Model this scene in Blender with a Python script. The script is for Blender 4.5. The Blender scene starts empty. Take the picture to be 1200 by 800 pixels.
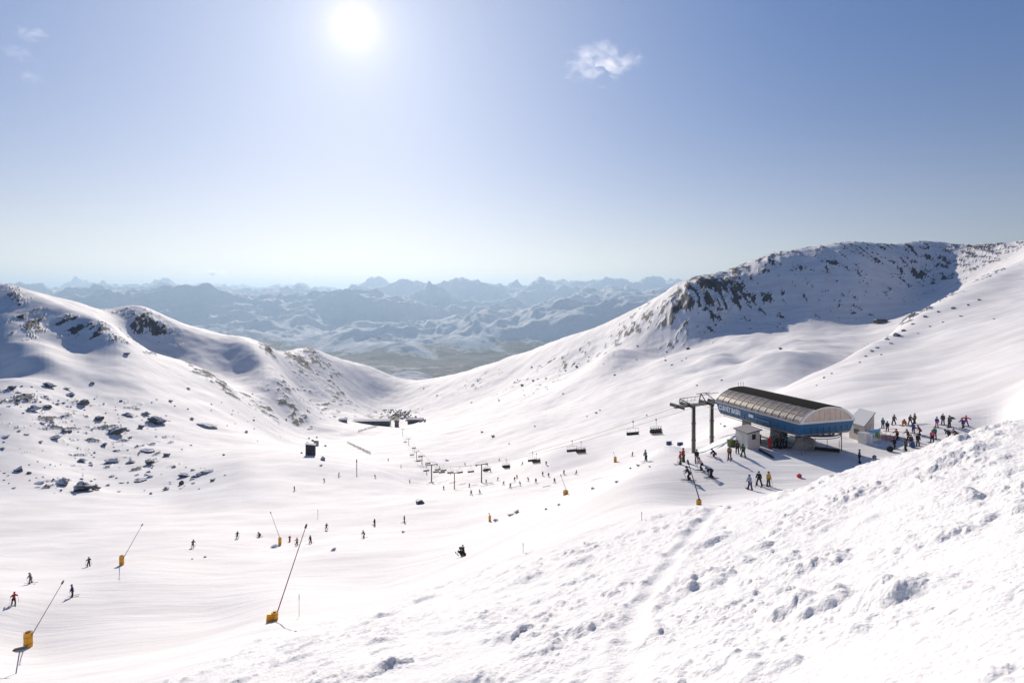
import bpy, bmesh, math, random
import numpy as np
from mathutils import Vector, Matrix, Euler
random.seed(7)
R = math.radians
scn = bpy.context.scene
col = scn.collection
F = 700.0; CX = 600.0; CY = 345.0     # pinhole: 21 mm-ish lens, horizon height

# ------------------------------------------------------------------ helpers
def tag(o, label=None, cat=None, group=None, kind=None):
    if label: o['label'] = label
    if cat: o['category'] = cat
    if group: o['group'] = group
    if kind: o['kind'] = kind
    return o

def link_mesh(name, verts, faces, mats, parent=None, smooth=False, midx=None):
    me = bpy.data.meshes.new(name)
    me.from_pydata([tuple(v) for v in verts], [], faces)
    for m in (mats if isinstance(mats, (list, tuple)) else [mats]):
        me.materials.append(m)
    if midx is not None:
        me.polygons.foreach_set('material_index', midx)
    if smooth:
        me.polygons.foreach_set('use_smooth', [True] * len(me.polygons))
    me.update()
    o = bpy.data.objects.new(name, me)
    col.objects.link(o)
    if parent: o.parent = parent
    return o

def empty(name, loc=(0, 0, 0), rz=0.0):
    o = bpy.data.objects.new(name, None)
    o.empty_display_size = 0.3
    col.objects.link(o)
    o.location = loc
    o.rotation_euler = (0, 0, rz)
    return o

def copy_tree(o, parent=None):
    c = o.copy(); col.objects.link(c); c.parent = parent
    for ch in list(o.children): copy_tree(ch, c)
    return c

class MB:
    """collects simple shapes into one mesh"""
    def __init__(s): s.v = []; s.f = []; s.m = []
    def add(s, vs, fs, mi=0):
        b = len(s.v); s.v += [Vector(v) for v in vs]
        s.f += [[b + i for i in f] for f in fs]; s.m += [mi] * len(fs)
        return s
    def box(s, c, d, rot=None, mi=0, taper=1.0):
        x, y, z = d[0] / 2, d[1] / 2, d[2] / 2
        vs = [Vector(p) for p in ((-x,-y,-z),(x,-y,-z),(x,y,-z),(-x,y,-z))]
        vs += [Vector((p.x * taper, p.y * taper, z)) for p in vs[:4]]
        if rot is not None:
            M = Euler(rot).to_matrix() if not isinstance(rot, Matrix) else rot
            vs = [M @ v for v in vs]
        vs = [v + Vector(c) for v in vs]
        return s.add(vs, [(3,2,1,0),(4,5,6,7),(0,1,5,4),(1,2,6,5),(2,3,7,6),(3,0,4,7)], mi)
    def tube(s, a, b, r, r2=None, n=8, mi=0, caps=True):
        a = Vector(a); b = Vector(b); r2 = r if r2 is None else r2
        d = (b - a)
        q = d.to_track_quat('Z', 'Y').to_matrix()
        vs = []
        for p, rr in ((a, r), (b, r2)):
            for k in range(n):
                t = 2 * math.pi * k / n
                vs.append(p + q @ Vector((math.cos(t) * rr, math.sin(t) * rr, 0)))
        fs = [(k, (k + 1) % n, n + (k + 1) % n, n + k) for k in range(n)]
        if caps: fs += [tuple(range(n - 1, -1, -1)), tuple(range(n, 2 * n))]
        return s.add(vs, fs, mi)
    def path(s, pts, r, n=6, mi=0):
        for a, b in zip(pts[:-1], pts[1:]): s.tube(a, b, r, n=n, mi=mi)
        return s
    def ring(s, c, R_, r, n=48, m=6, mi=0, nrm=(0, 0, 1)):
        q = Vector(nrm).to_track_quat('Z', 'Y').to_matrix(); vs = []; fs = []
        for i in range(n):
            t = 2 * math.pi * i / n
            for j in range(m):
                p = 2 * math.pi * j / m
                rr = R_ + r * math.cos(p)
                vs.append(Vector(c) + q @ Vector((rr * math.cos(t), rr * math.sin(t), r * math.sin(p))))
        for i in range(n):
            for j in range(m):
                fs.append((i * m + j, ((i + 1) % n) * m + j, ((i + 1) % n) * m + (j + 1) % m, i * m + (j + 1) % m))
        return s.add(vs, fs, mi)
    def build(s, name, mats, parent=None, smooth=False):
        return link_mesh(name, s.v, s.f, mats, parent, smooth, s.m if isinstance(mats, (list, tuple)) else None)

# ------------------------------------------------------------------ materials
def new_mat(name):
    m = bpy.data.materials.new(name); m.use_nodes = True
    nt = m.node_tree
    b = nt.nodes['Principled BSDF']
    return m, nt, b

def N(nt, typ, **kw):
    n = nt.nodes.new(typ)
    for k, v in kw.items():
        if k.startswith('i_'):
            key = k[2:]
            key = int(key) if key.isdigit() else key.replace('_', ' ')
            n.inputs[key].default_value = v
        else: setattr(n, k, v)
    return n

def simple(name, colr, rough=0.6, metal=0.0, var=0.15, scale=6.0, bump=0.0, spec=None):
    m, nt, b = new_mat(name)
    tc = N(nt, 'ShaderNodeTexCoord')
    no = N(nt, 'ShaderNodeTexNoise', i_Scale=scale, i_Detail=5.0)
    nt.links.new(tc.outputs['Object'], no.inputs['Vector'])
    mr = N(nt, 'ShaderNodeMapRange', i_3=1 - var, i_4=1 + var)
    mr.inputs[1].default_value = 0.3; mr.inputs[2].default_value = 0.7
    nt.links.new(no.outputs['Fac'], mr.inputs[0])
    mx = N(nt, 'ShaderNodeVectorMath', operation='SCALE')
    mx.inputs[0].default_value = colr
    nt.links.new(mr.outputs[0], mx.inputs['Scale'])
    nt.links.new(mx.outputs[0], b.inputs['Base Color'])
    b.inputs['Roughness'].default_value = rough
    b.inputs['Metallic'].default_value = metal
    if bump:
        bp = N(nt, 'ShaderNodeBump', i_Strength=bump, i_Distance=0.02)
        nt.links.new(no.outputs['Fac'], bp.inputs['Height'])
        nt.links.new(bp.outputs[0], b.inputs['Normal'])
    return m

# ------------------------------------------------------------------ noise
_rs = np.random.RandomState(11)
_P = _rs.permutation(512).astype(np.int64)
_ang = _rs.rand(512) * 2 * math.pi
_G = np.stack([np.cos(_ang), np.sin(_ang)], -1)
_U = _rs.rand(512, 2)
def _h(i, j): return _P[(_P[i & 511] + j) & 511]
def perlin(x, y):
    i = np.floor(x).astype(np.int64); j = np.floor(y).astype(np.int64)
    fx = x - i; fy = y - j
    u = fx * fx * fx * (fx * (fx * 6 - 15) + 10); v = fy * fy * fy * (fy * (fy * 6 - 15) + 10)
    def g(di, dj):
        gr = _G[_h(i + di, j + dj)]
        return gr[..., 0] * (fx - di) + gr[..., 1] * (fy - dj)
    a = g(0, 0); b = g(1, 0); c = g(0, 1); d = g(1, 1)
    return ((a + u * (b - a)) + v * ((c + u * (d - c)) - (a + u * (b - a)))) * 1.6
def fbm(x, y, o=4, gain=0.5, lac=2.03):
    s = 0; a = 1
    for k in range(o):
        s = s + a * perlin(x + 17.3 * k, y - 9.1 * k); a *= gain; x = x * lac; y = y * lac
    return s
def ridged(x, y, o=5, gain=0.5, lac=2.07):
    s = 0; a = 1; w = 1
    for k in range(o):
        n = (1 - np.abs(perlin(x + 31.7 * k, y + 11.9 * k))) ** 2
        s = s + a * n * w; w = np.clip(n * 1.6, 0, 1); a *= gain; x = x * lac; y = y * lac
    return s
def worley(x, y):
    i = np.floor(x).astype(np.int64); j = np.floor(y).astype(np.int64)
    best = np.full(x.shape, 9.0); idv = np.zeros(x.shape)
    for di in (-1, 0, 1):
        for dj in (-1, 0, 1):
            h = _h(i + di, j + dj)
            px = i + di + _U[h, 0]; py = j + dj + _U[h, 1]
            d = (px - x) ** 2 + (py - y) ** 2
            m = d < best
            best = np.where(m, d, best); idv = np.where(m, _U[h, 0] * 7.13 % 1.0, idv)
    return np.sqrt(best), idv
def sstep(a, b, x):
    t = np.clip((x - a) / (b - a), 0, 1); return t * t * (3 - 2 * t)
HAZE_COL = (.57, .78, 1.0); HAZE_D = 3.1e-5; HAZE_G = 0.4
SKY_S = 0.078; SKY_DUST = 0.8; SUN_E = 4.1; EXPO = 0.25; SKY_TINT = (.53, .80, 1.08); HOR_TINT = (.61, .585, .61)
GLOW = [(8, .026, 1.0), (2.6, .09, 1.0), (4.0, .42, 2.0)]; HOR = (9.0, .13, 1.8)
# ------------------------------------------------------------------ terrain of the basin
# surveyed points: bearing (as tan, in 1/700), drop angle, distance
PTS = [
# foreground debris
(1200,800,8),(1200,650,14),(1200,560,24),(1200,492,38),(1400,800,7),(1400,600,14),(1400,470,30),
(1000,800,11),(1000,700,17),(1000,600,30),(1000,549,42),(900,583,47),(1100,519,40),
(800,800,16),(800,700,26),(800,620,42),(800,594,54),(600,800,21),(600,700,38),(600,655,56),
(400,800,26),(400,735,44),(200,800,36),(0,800,50),(-300,800,55),(-300,1000,25),
(1200,1100,3.5),(600,1300,5),(0,1250,8),(1600,1000,3),(1600,600,12),(1600,430,40),(-300,1400,8),
# plaza (flat) behind the crest
(1000,577,60),(1000,540,82.6),(940,567,72.5),(940,577,62),(940,545,80.5),(900,572,71),(870,560,75),(860,545,80),(820,590,65.7),(850,529,87.5),(850,575,70),
(820,543,81),(800,548,80),(1000,521,91.5),(950,530,87),(900,527,88.5),(1050,523,90),(1050,507,98),(1100,512,93),(1100,497,99),(1130,497,98),
(1100,545,65),(1180,540,62),(1180,492,95),(1040,502,103),(960,507,100),(900,512,98),(865,515,100),(1010,510,100),
(813,537,106),(834,522,109),(813,528,122),(845,512,112),(900,500,112),(820,515,180),(860,495,170),(800,533,100),(920,490,130),
(760,585,66),(740,560,80),(700,590,74),(650,612,78),(600,632,80),(542,652,92),(480,672,92),(450,690,85),
(321,726,60),(380,728,54),(330,700,78),(250,728,74),(200,760,58),(100,775,58),(28,757,70),(85,699,87),(142,663,106),(104,662,112),(0,710,80),(-100,740,72),(-300,700,90),
(220,690,90),(220,650,120),(327,638,137),(278,628,145),(372,604,176),(226,641,128),(0,632,150),(0,598,190),(-200,600,190),(150,600,190),
(420,640,120),(430,620,150),(480,622,145),(575,611,135),(520,605,160),
# left boulder field and left slope
(0,588,205),(0,560,240),(0,500,300),(0,450,370),(0,400,462),(-30,402,466),(0,431,438),(-30,432,438),(50,380,508),(50,412,446),(0,360,520),(0,334,560),(0,350,660),
(-200,560,240),(-200,450,360),(-200,350,500),(-200,290,600),(-200,310,700),
(60,350,560),(60,372,660),(60,348,760),(21,337,740),(100,540,290),(100,480,370),(100,430,445),(105,415,474),(100,400,500),(110,377,525),(110,392,610),
(130,364,860),(161,365,860),(150,395,540),(170,408,560),(200,590,215),(200,540,300),(200,480,420),(200,440,510),(196,420,560),
(228,430,580),(262,450,600),(297,478,610),(332,516,520),(170,403,812),(215,414,818),(250,427,814),(288,431,818),(196,379,872),(245,398,872),(275,408,868),(60,346,800),(100,356,850),(301,411,862),(230,440,690),(130,380,790),
(250,520,360),(300,545,260),(300,575,220),(365,531,300),(365,560,250),(300,515,400),
(320,440,790),(318,409,985),(343,412,1100),(364,407,1200),(340,450,900),(400,420,1330),(440,432,1420),(470,446,1450),(400,445,1150),(370,480,850),(350,500,700),
(420,470,1120),(450,470,1200),(400,500,760),(430,490,930),(455,492,1000),(480,497,900),(500,500,780),
# valley floor of the basin
(490,590,182),(400,583,215),(450,552,290),(400,540,380),(450,520,520),(470,506,740),(500,535,400),(540,556,300),(564,569,252),(532,573,255),(505,569,300),
(640,565,210),(700,558,190),(600,558,260),(660,548,235),(700,541,230),(740,520,240),(640,533,260),(580,548,330),
(663,577,132),(600,600,137),(700,570,120),(742,549,105),(770,530,98),(785,527,103),(663,573,150),(742,548,125),(785,521,122),
# far side of the basin
(790,500,260),(600,500,470),(600,470,700),(600,440,1000),(600,418,1200),(540,437,1330),(500,447,1420),(482,453,1480),
(540,490,760),(540,465,1000),(500,472,1080),(560,520,450),(640,405,1120),(660,396,1060),(700,383,960),(730,372,900),(760,358,860),
(700,510,330),(700,480,440),(700,450,590),(660,470,580),(700,425,740),(740,500,330),(740,460,480),(740,430,620),(740,408,740),
(690,415,850),(720,410,700),(800,480,340),(800,440,480),(800,412,620),(820,400,700),(780,408,720),(810,375,740),(800,341,800),(830,333,815),(850,350,790),
(860,317,880),(870,480,270),(870,450,350),(870,420,470),(900,400,570),(870,395,660),(900,386,700),(900,470,210),(900,350,790),(900,299,900),(910,297,905),
(950,440,290),(950,415,420),(950,395,560),(960,381,700),(960,340,790),(960,288,920),(1010,283,940),(1010,372,720),(1010,340,780),(1040,289,940),(1040,374,700),(1080,282,960),
(1080,320,880),(1120,287,950),(1150,287,950),(1200,286,930),(1300,282,930),
# sunlit near slope on the right
(940,478,160),(970,441,245),(1010,411,320),(1060,376,395),(1110,348,465),(1160,322,545),(1200,305,620),(1300,255,720),(1500,200,800),
(990,440,330),(1030,410,420),(1080,378,500),(1130,345,580),(1010,396,560),(1060,378,620),(1110,352,700),(1150,325,760),
(1000,470,140),(1000,445,190),(1060,440,200),(1060,400,300),(1100,480,115),(1100,440,180),(1100,400,270),(1100,370,350),(1200,470,95),(1200,420,150),(1200,370,270),(1200,330,420),
(1300,440,90),(1300,370,200),(1300,300,420),(1600,300,200),(1600,200,500),
]
PTS2 = [(px, v, Y) for px in (-700, -300) for (v, Y) in ((600,190),(440,420),(290,650),(320,900),(430,1500))]
PTS2 += [(px, v, Y) for px in (2000,) for (v, Y) in ((1200,3),(500,12),(400,40),(280,200),(150,500),(170,1000))]
for px in (-700, -200, 0, 100, 200, 300, 400, 450, 500, 560, 620, 700, 800, 900, 1000, 1100, 1200, 1400, 2000):
    crest = {0:760, 100:900, 200:900, 300:960, 400:1340}.get(px, 700 if px < 0 else (1480 if px <= 500 else (1350 if px < 600 else (1190 if px < 650 else (960 if px < 750 else 1000)))))
    if px in (560,): crest = 1300
    PTS2 += [(px, 480, crest * 1.35), (px, 640, 3200), (px, 700, 4800)]
A = np.array(PTS + PTS2, float)
LS = 4.0
Q = np.stack([A[:, 0] / 100, np.log(A[:, 2]) * LS], -1)
vv = (CY - A[:, 1]) / F
C0 = 0.12
def phi(d2): return np.sqrt(d2 + C0)
D = phi(((Q[:, None] - Q[None]) ** 2).sum(-1))
n_ = len(A)
S = np.zeros((n_ + 3, n_ + 3)); S[:n_, :n_] = D + np.eye(n_) * -0.004
S[:n_, n_] = 1; S[:n_, n_ + 1:] = Q; S[n_, :n_] = 1; S[n_ + 1:, :n_] = Q.T
W = np.linalg.solve(S, np.concatenate([vv, [0, 0, 0]]))
def rbf(q0, q1):
    out = np.empty(q0.shape)
    f0 = q0.ravel(); f1 = q1.ravel(); o = np.zeros(f0.shape)
    for k in range(0, len(f0), 20000):
        a = f0[k:k + 20000, None] - Q[None, :, 0]; b = f1[k:k + 20000, None] - Q[None, :, 1]
        o[k:k + 20000] = phi(a * a + b * b) @ W[:n_] + W[n_] + W[n_ + 1] * f0[k:k + 20000] + W[n_ + 2] * f1[k:k + 20000]
    return o.reshape(q0.shape)
# coarse table
PXC = np.concatenate([np.arange(-900, -80, 40), np.arange(-80, 1300, 6), np.arange(1300, 2300, 40)]).astype(float)
LYC = np.linspace(math.log(2.5), math.log(4800), 420)
VT = rbf(*np.meshgrid(PXC / 100, LYC * LS))          # rows = distance
def table(px, ly):
    i = np.clip(np.searchsorted(PXC, px) - 1, 0, len(PXC) - 2)
    fx = np.clip((px - PXC[i]) / (PXC[i + 1] - PXC[i]), 0, 1)
    t = np.clip((ly - LYC[0]) / (LYC[1] - LYC[0]), 0, len(LYC) - 1.001)
    j = t.astype(int); fy = t - j
    return ((VT[j, i] * (1 - fx) + VT[j, i + 1] * fx) * (1 - fy) + (VT[j + 1, i] * (1 - fx) + VT[j + 1, i + 1] * fx) * fy)

def interp(px, pts): return np.interp(px, [p[0] for p in pts], [p[1] for p in pts])
# rocky zones: (px, distance, radius px, radius in ln distance, weight)
ROCK = [(840,800,45,.10,1.1),(800,790,40,.07,.8),(870,870,40,.07,.7),(905,890,28,.05,.8),(750,830,40,.06,.5),(700,860,40,.05,.35),
        (960,880,70,.07,.45),(1050,900,90,.09,.6),(1150,900,90,.09,.75),(1000,800,90,.1,.35),(900,760,60,.08,.3),(1100,850,70,.08,.5),
        (1060,385,22,.06,.75),(1100,440,25,.06,.6),(1150,500,30,.06,.55),(1020,330,16,.05,.55),(985,270,16,.06,.35),
        (20,540,14,.05,.7),(30,500,20,.05,.5),(100,515,60,.03,.45),(130,520,22,.035,.65),(150,545,25,.03,.7),(150,856,36,.013,.55),(185,850,22,.03,.8),(165,835,14,.03,.8),(240,590,20,.05,.6),(260,590,18,.06,.8),
        (313,960,12,.05,1.1),(350,1050,18,.06,.9),(370,1150,22,.06,.9),(395,1050,18,.06,.7),(330,780,20,.06,.5),(300,660,22,.06,.5),(380,900,30,.08,.5),(350,760,26,.08,.3),
        (462,1040,24,.05,1.15),(440,960,15,.02,.7),(560,1050,40,.05,.25),(620,900,40,.05,.3),(650,760,25,.04,.3),
        (90,235,30,.05,.55),(60,330,60,.2,.25),(150,330,60,.2,.25)]
LUMPS = [(1040,15.3,.72,.50),(922,18.6,.85,.50),(1085,18.2,.5,.26),(1120,24,.9,.5),(1012,27.5,.7,.35),(940,12.8,.4,.22),(860,16.5,.5,.25),(1190,17,.6,.35),(1150,32,.8,.4),(845,22,.5,.25),
         (800,27,.6,.25),(985,21,.4,.2),(760,17,.5,.22),(700,24,.5,.2),(890,30,.6,.3),(1060,33,.7,.3),(640,22,.4,.2),(560,24,.4,.18),(1170,12,.35,.16),(1080,11.5,.3,.14),(990,14.5,.3,.16)]
def ground(px, Y, detail=True):
    """height of the snow at bearing px and distance Y; returns z and rockiness"""
    ly = np.log(Y)
    z = table(px, ly) * Y
    X = (px - CX) / F * Y
    far = sstep(150, 400, Y)
    # broad wind-shaped relief
    z = z + far * (1.6 * fbm(X / 70, Y / 70, 4)) * (0.5 + 0.5 * sstep(300, 900, Y))
    z = z + sstep(60, 140, Y) * 0.55 * fbm(X / 26 + 5, Y / 40, 3)
    # drifts and hollows on the far plateau
    pl = np.exp(-(((px - 890) / 110) ** 2 + ((ly - math.log(480)) / .28) ** 2) * 1.2)
    z = z + pl * (8.5 * fbm(X / 55 + 3, Y / 75 + 8, 2) - 1)
    lf = np.exp(-(((px - 20) / 90) ** 2 + ((ly - math.log(430)) / .18) ** 2))
    z = z + lf * 5.5 * fbm(X / 90 + 1.3, Y / 60 + 4.4, 2)
    # rock
    k = np.zeros(z.shape)
    for (a, yb, ra, rb, w) in ROCK:
        k = np.maximum(k, w * np.exp(-(((px - a) / ra) ** 2 + ((ly - math.log(yb)) / rb) ** 2)))
    rn = fbm(X / 9 + 40, Y / 26 + 12, 4, 0.7) + .5 * fbm(X / 60, Y / 60 + 3, 2)
    rock = sstep(-0.1, 0.25, k * 1.0 - 0.64 + 0.7 * rn) * sstep(0.04, .12, k)
    z = z + k * (.6 + .9 * k * k) * sstep(100, 300, Y) * (3.4 * ridged(X / 26, Y / 60, 5, .6) - 3.4) + rock * 1.0 * (0.5 + np.abs(perlin(X / 5, Y / 5)))
    if not detail: return z, rock
    # avalanche debris in front
    yd = interp(px, [(-300,26),(0,30),(150,36),(250,44),(330,52),(400,55),(500,60),(600,57),(700,54),(800,53),(850,51),(900,51),(1000,51),(1100,50),(1300,48)])
    wob = 3.0 * perlin(X / 6, Y / 6)
    m = 1 - sstep(-5, 2.5, Y - yd + wob)
    soft = sstep(150, 600, px)                      # finer crumbs towards the left
    w1, id1 = worley(X / 2.6 + .25 * fbm(X, Y, 2), Y / 2.6 + .25 * fbm(X + 9, Y, 2))
    w2, id2 = worley(X / .95 + 3.1, Y / .95); w3, id3 = worley(X / .42 + 7.7, Y / .42); w4, id4 = worley(X / .2, Y / .2)
    patch = sstep(-.25, .35, fbm(X / 5 + 2, Y / 5 + 7, 3)) 
    def dome(w, idv, thr, amp, r=.5): return np.where(idv > thr, np.clip(1 - (w / r) ** 2, 0, 1), 0) * amp * (0.35 + idv)
    deb = .11 * fbm(X / 4.2, Y / 4.2, 5, .5) + .04 * fbm(X / .7, Y / .7, 4, .62)
    sc = 0.4 + .6 * soft
    deb = deb + dome(w1, id1, .72, .22 * sc) + dome(w2, id2, .45, .13, .47) * (.3 + .7 * patch) * sc + dome(w3, id3, .45, .05, .48) * (.1 + .9 * patch) * 1.6
    deb = deb + dome(w4, id4, .25, .042, .5) * (.15 + .85 * patch)
    w5, id5 = worley(X / .11, Y / .11); deb = deb + dome(w5, id5, .3, .008, .5) * (.4 + .6 * patch) * (1 - sstep(18, 30, Y))
    # bigger slabs and lumps that stand out on the right
    for (lx, ly2, lw, lh) in LUMPS:
        cx_ = (lx - CX) / F * ly2
        r2 = ((X - cx_) / lw) ** 2 + ((Y - ly2) / (lw * 1.15)) ** 2
        r2 = r2 * (1 + .35 * perlin(X / .7 + lx, Y / .7))
        deb = deb + (.8 if lw > .58 else .45) * lh * np.clip(1 - r2, 0, 1) ** .9
    sm_ = sstep(.0, .5, fbm(X / 7 + 21, Y / 7 + 4, 2) + .5 * sstep(1050, 1200, px) * (1 - sstep(12, 18, Y)))
    deb = deb * (1 - .45 * sm_)
    # plough track running down through the debris
    tx = interp(Y, [(8, 700), (15, 722), (18, 735), (26, 745), (34, 790), (45, 835), (60, 850)])
    dx = (px - tx) / F * Y + .45 * perlin(Y / 2.3, Y * 0 + 2)  
    deb = deb * (1 - .65 * np.exp(-(dx / .8) ** 2)) - .17 * np.exp(-(dx / .6) ** 2) + .07 * np.exp(-((np.abs(dx) - .8) / .3) ** 2)
    z = z + m * deb * (0.7 + 0.3 * sstep(8, 30, Y))
    # groomed piste: gentle corduroy and ski lines
    g = (1 - m) * (1 - sstep(140, 240, Y))
    z = z + g * (.05 * fbm(X / 9 + .4 * Y / 9, Y / 2.6, 3) + .005 * perlin(X * .3, Y * 2.4))
    return z, rock
def debris_zone(px, Y):
    yd = interp(px, [(-300,26),(0,30),(150,36),(250,44),(330,52),(400,55),(500,60),(600,57),(700,54),(800,53),(850,51),(900,51),(1000,51),(1100,50),(1300,48)])
    X = (px - CX) / F * Y
    return 1 - sstep(-6, 2.5, Y - yd + 3.0 * perlin(X / 6, Y / 6))

def pt(px, py, Y):       # a point in space seen at that bearing
    return Vector(((px - CX) / F * Y, Y, (CY - py) / F * Y))
def gz(x, y):
    z, _ = ground(np.array([CX + F * x / y]), np.array([float(y)])); return float(z[0])
def on(px, Y):           # standing point on the snow at that bearing and distance
    x = (px - CX) / F * Y; return Vector((x, Y, gz(x, Y)))
_LY = np.linspace(math.log(20), math.log(1700), 1500)
def hit(px, py, Ymin=20, Ymax=1700):
    """first snow point seen at this bearing and drop"""
    Ys = np.exp(_LY); z, _ = ground(np.full(Ys.shape, float(px)), Ys)
    v = CY - F * z / Ys
    ok = np.where((v <= py) & (Ys >= Ymin) & (Ys <= Ymax))[0]
    if len(ok) == 0: k = len(Ys) - 1
    else: k = ok[0]
    Y = Ys[k]; return Vector(((px - CX) / F * Y, Y, z[k]))

def grid_mesh(name, P, mats, attrs=None, smooth=True):
    nr, nc, _ = P.shape
    me = bpy.data.meshes.new(name)
    me.vertices.add(nr * nc); me.vertices.foreach_set('co', P.reshape(-1).astype(np.float32))
    idx = np.arange(nr * nc).reshape(nr, nc)
    q = np.stack([idx[:-1, :-1], idx[:-1, 1:], idx[1:, 1:], idx[1:, :-1]], -1).reshape(-1, 4)
    nf = len(q)
    me.loops.add(nf * 4); me.loops.foreach_set('vertex_index', q.reshape(-1).astype(np.int32))
    me.polygons.add(nf); me.polygons.foreach_set('loop_start', np.arange(0, nf * 4, 4, dtype=np.int32))
    me.polygons.foreach_set('use_smooth', np.ones(nf, dtype=bool))
    for m in mats: me.materials.append(m)
    for k, a in (attrs or {}).items():
        at = me.attributes.new(k, 'FLOAT', 'POINT'); at.data.foreach_set('value', a.reshape(-1).astype(np.float32))
    me.update(calc_edges=True)
    o = bpy.data.objects.new(name, me); col.objects.link(o); return o

# snow + rock material
def snow_material():
    m, nt, b = new_mat('snow_and_rock')
    L = nt.links.new
    geo = N(nt, 'ShaderNodeNewGeometry')
    at = N(nt, 'ShaderNodeAttribute', attribute_name='rock')
    # metres-scale break up of the rock mask
    n1 = N(nt, 'ShaderNodeTexNoise', i_Scale=0.35, i_Detail=8.0, i_Roughness=0.65)
    L(geo.outputs['Position'], n1.inputs['Vector'])
    add = N(nt, 'ShaderNodeMath', operation='MULTIPLY_ADD', i_1=1.5, i_2=-0.75)
    L(n1.outputs['Fac'], add.inputs[0])
    s2 = N(nt, 'ShaderNodeMath', operation='ADD'); L(add.outputs[0], s2.inputs[0]); L(at.outputs['Fac'], s2.inputs[1])
    mr = N(nt, 'ShaderNodeMapRange', i_1=0.55, i_2=0.72); L(s2.outputs[0], mr.inputs[0])
    gate = N(nt, 'ShaderNodeMapRange', i_1=0.12, i_2=0.35); L(at.outputs['Fac'], gate.inputs[0])
    mu = N(nt, 'ShaderNodeMath', operation='MULTIPLY'); L(mr.outputs[0], mu.inputs[0]); L(gate.outputs[0], mu.inputs[1])
    # rock colour
    rc = N(nt, 'ShaderNodeValToRGB')
    rc.color_ramp.elements[0].color = (.05, .047, .048, 1); rc.color_ramp.elements[1].color = (.22, .20, .185, 1)
    n2 = N(nt, 'ShaderNodeTexNoise', i_Scale=1.3, i_Detail=6.0); L(geo.outputs['Position'], n2.inputs['Vector'])
    L(n2.outputs['Fac'], rc.inputs[0])
    # snow colour with slight old / new snow variation
    sc = N(nt, 'ShaderNodeValToRGB')
    sc.color_ramp.elements[0].position = .3; sc.color_ramp.elements[0].color = (.74, .715, .71, 1)
    sc.color_ramp.elements[1].position = .65; sc.color_ramp.elements[1].color = (.90, .885, .88, 1)
    n3 = N(nt, 'ShaderNodeTexNoise', i_Scale=0.05, i_Detail=7.0, i_Roughness=0.6); mp3 = N(nt, 'ShaderNodeMapping'); mp3.inputs['Rotation'].default_value = (0, 0, R(20)); mp3.inputs['Scale'].default_value = (.5, 2.2, 1.0); L(geo.outputs['Position'], mp3.inputs['Vector']); L(mp3.outputs[0], n3.inputs['Vector'])
    L(n3.outputs['Fac'], sc.inputs[0])
    mix = N(nt, 'ShaderNodeMix', data_type='RGBA')
    fz = N(nt, 'ShaderNodeAttribute', attribute_name='debris')
    fm = N(nt, 'ShaderNodeMix', data_type='RGBA'); L(fz.outputs['Fac'], fm.inputs[0]); L(sc.outputs[0], fm.inputs[6]); fm.inputs[7].default_value = (.88, .865, .86, 1)
    L(mu.outputs[0], mix.inputs[0]); L(fm.outputs[2], mix.inputs[6]); L(rc.outputs[0], mix.inputs[7])
    L(mix.outputs[2], b.inputs['Base Color'])
    b.inputs['Roughness'].default_value = 0.75
    b.inputs['Specular IOR Level'].default_value = 0.25
    # relief: crumbs near, wind crust and ski tracks further away
    mp = N(nt, 'ShaderNodeMapping'); mp.inputs['Rotation'].default_value = (0, 0, R(62)); mp.inputs['Scale'].default_value = (0.10, 1.1, 0.4)
    L(geo.outputs['Position'], mp.inputs['Vector'])
    t1 = N(nt, 'ShaderNodeTexNoise', i_Scale=0.6, i_Detail=6.0, i_Roughness=0.6, i_Distortion=0.4); L(mp.outputs[0], t1.inputs['Vector'])
    t2 = N(nt, 'ShaderNodeTexNoise', i_Scale=7.0, i_Detail=6.0, i_Roughness=0.65); L(geo.outputs['Position'], t2.inputs['Vector'])
    b1 = N(nt, 'ShaderNodeBump', i_Strength=0.32, i_Distance=0.3); dzz = N(nt, 'ShaderNodeAttribute', attribute_name='debris'); inv = N(nt, 'ShaderNodeMath', operation='SUBTRACT', i_0=1.0); L(dzz.outputs['Fac'], inv.inputs[1]); t1m = N(nt, 'ShaderNodeMath', operation='MULTIPLY'); L(t1.outputs['Fac'], t1m.inputs[0]); L(inv.outputs[0], t1m.inputs[1]); L(t1m.outputs[0], b1.inputs['Height'])
    mq = N(nt, 'ShaderNodeMapping'); mq.inputs['Rotation'].default_value = (0, 0, R(-38)); mq.inputs['Scale'].default_value = (0.06, 1.6, 0.3)
    L(geo.outputs['Position'], mq.inputs['Vector'])
    t1b = N(nt, 'ShaderNodeTexNoise', i_Scale=0.8, i_Detail=7.0, i_Roughness=0.68, i_Distortion=0.8); L(mq.outputs[0], t1b.inputs['Vector'])
    b1b = N(nt, 'ShaderNodeBump', i_Strength=0.38, i_Distance=0.3); t1n = N(nt, 'ShaderNodeMath', operation='MULTIPLY'); L(t1b.outputs['Fac'], t1n.inputs[0]); L(inv.outputs[0], t1n.inputs[1]); L(t1n.outputs[0], b1b.inputs['Height']); L(b1.outputs[0], b1b.inputs['Normal']); b1 = b1b
    b2 = N(nt, 'ShaderNodeBump', i_Strength=0.28, i_Distance=0.03); L(t2.outputs['Fac'], b2.inputs['Height']); L(b1.outputs[0], b2.inputs['Normal'])
    rb = N(nt, 'ShaderNodeTexNoise', i_Scale=0.9, i_Detail=8.0, i_Roughness=0.7); L(geo.outputs['Position'], rb.inputs['Vector'])
    h = N(nt, 'ShaderNodeMath', operation='MULTIPLY'); L(rb.outputs['Fac'], h.inputs[0]); L(at.outputs['Fac'], h.inputs[1])
    b3 = N(nt, 'ShaderNodeBump', i_Strength=0.8, i_Distance=1.6); L(h.outputs[0], b3.inputs['Height']); L(b2.outputs[0], b3.inputs['Normal'])
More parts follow.
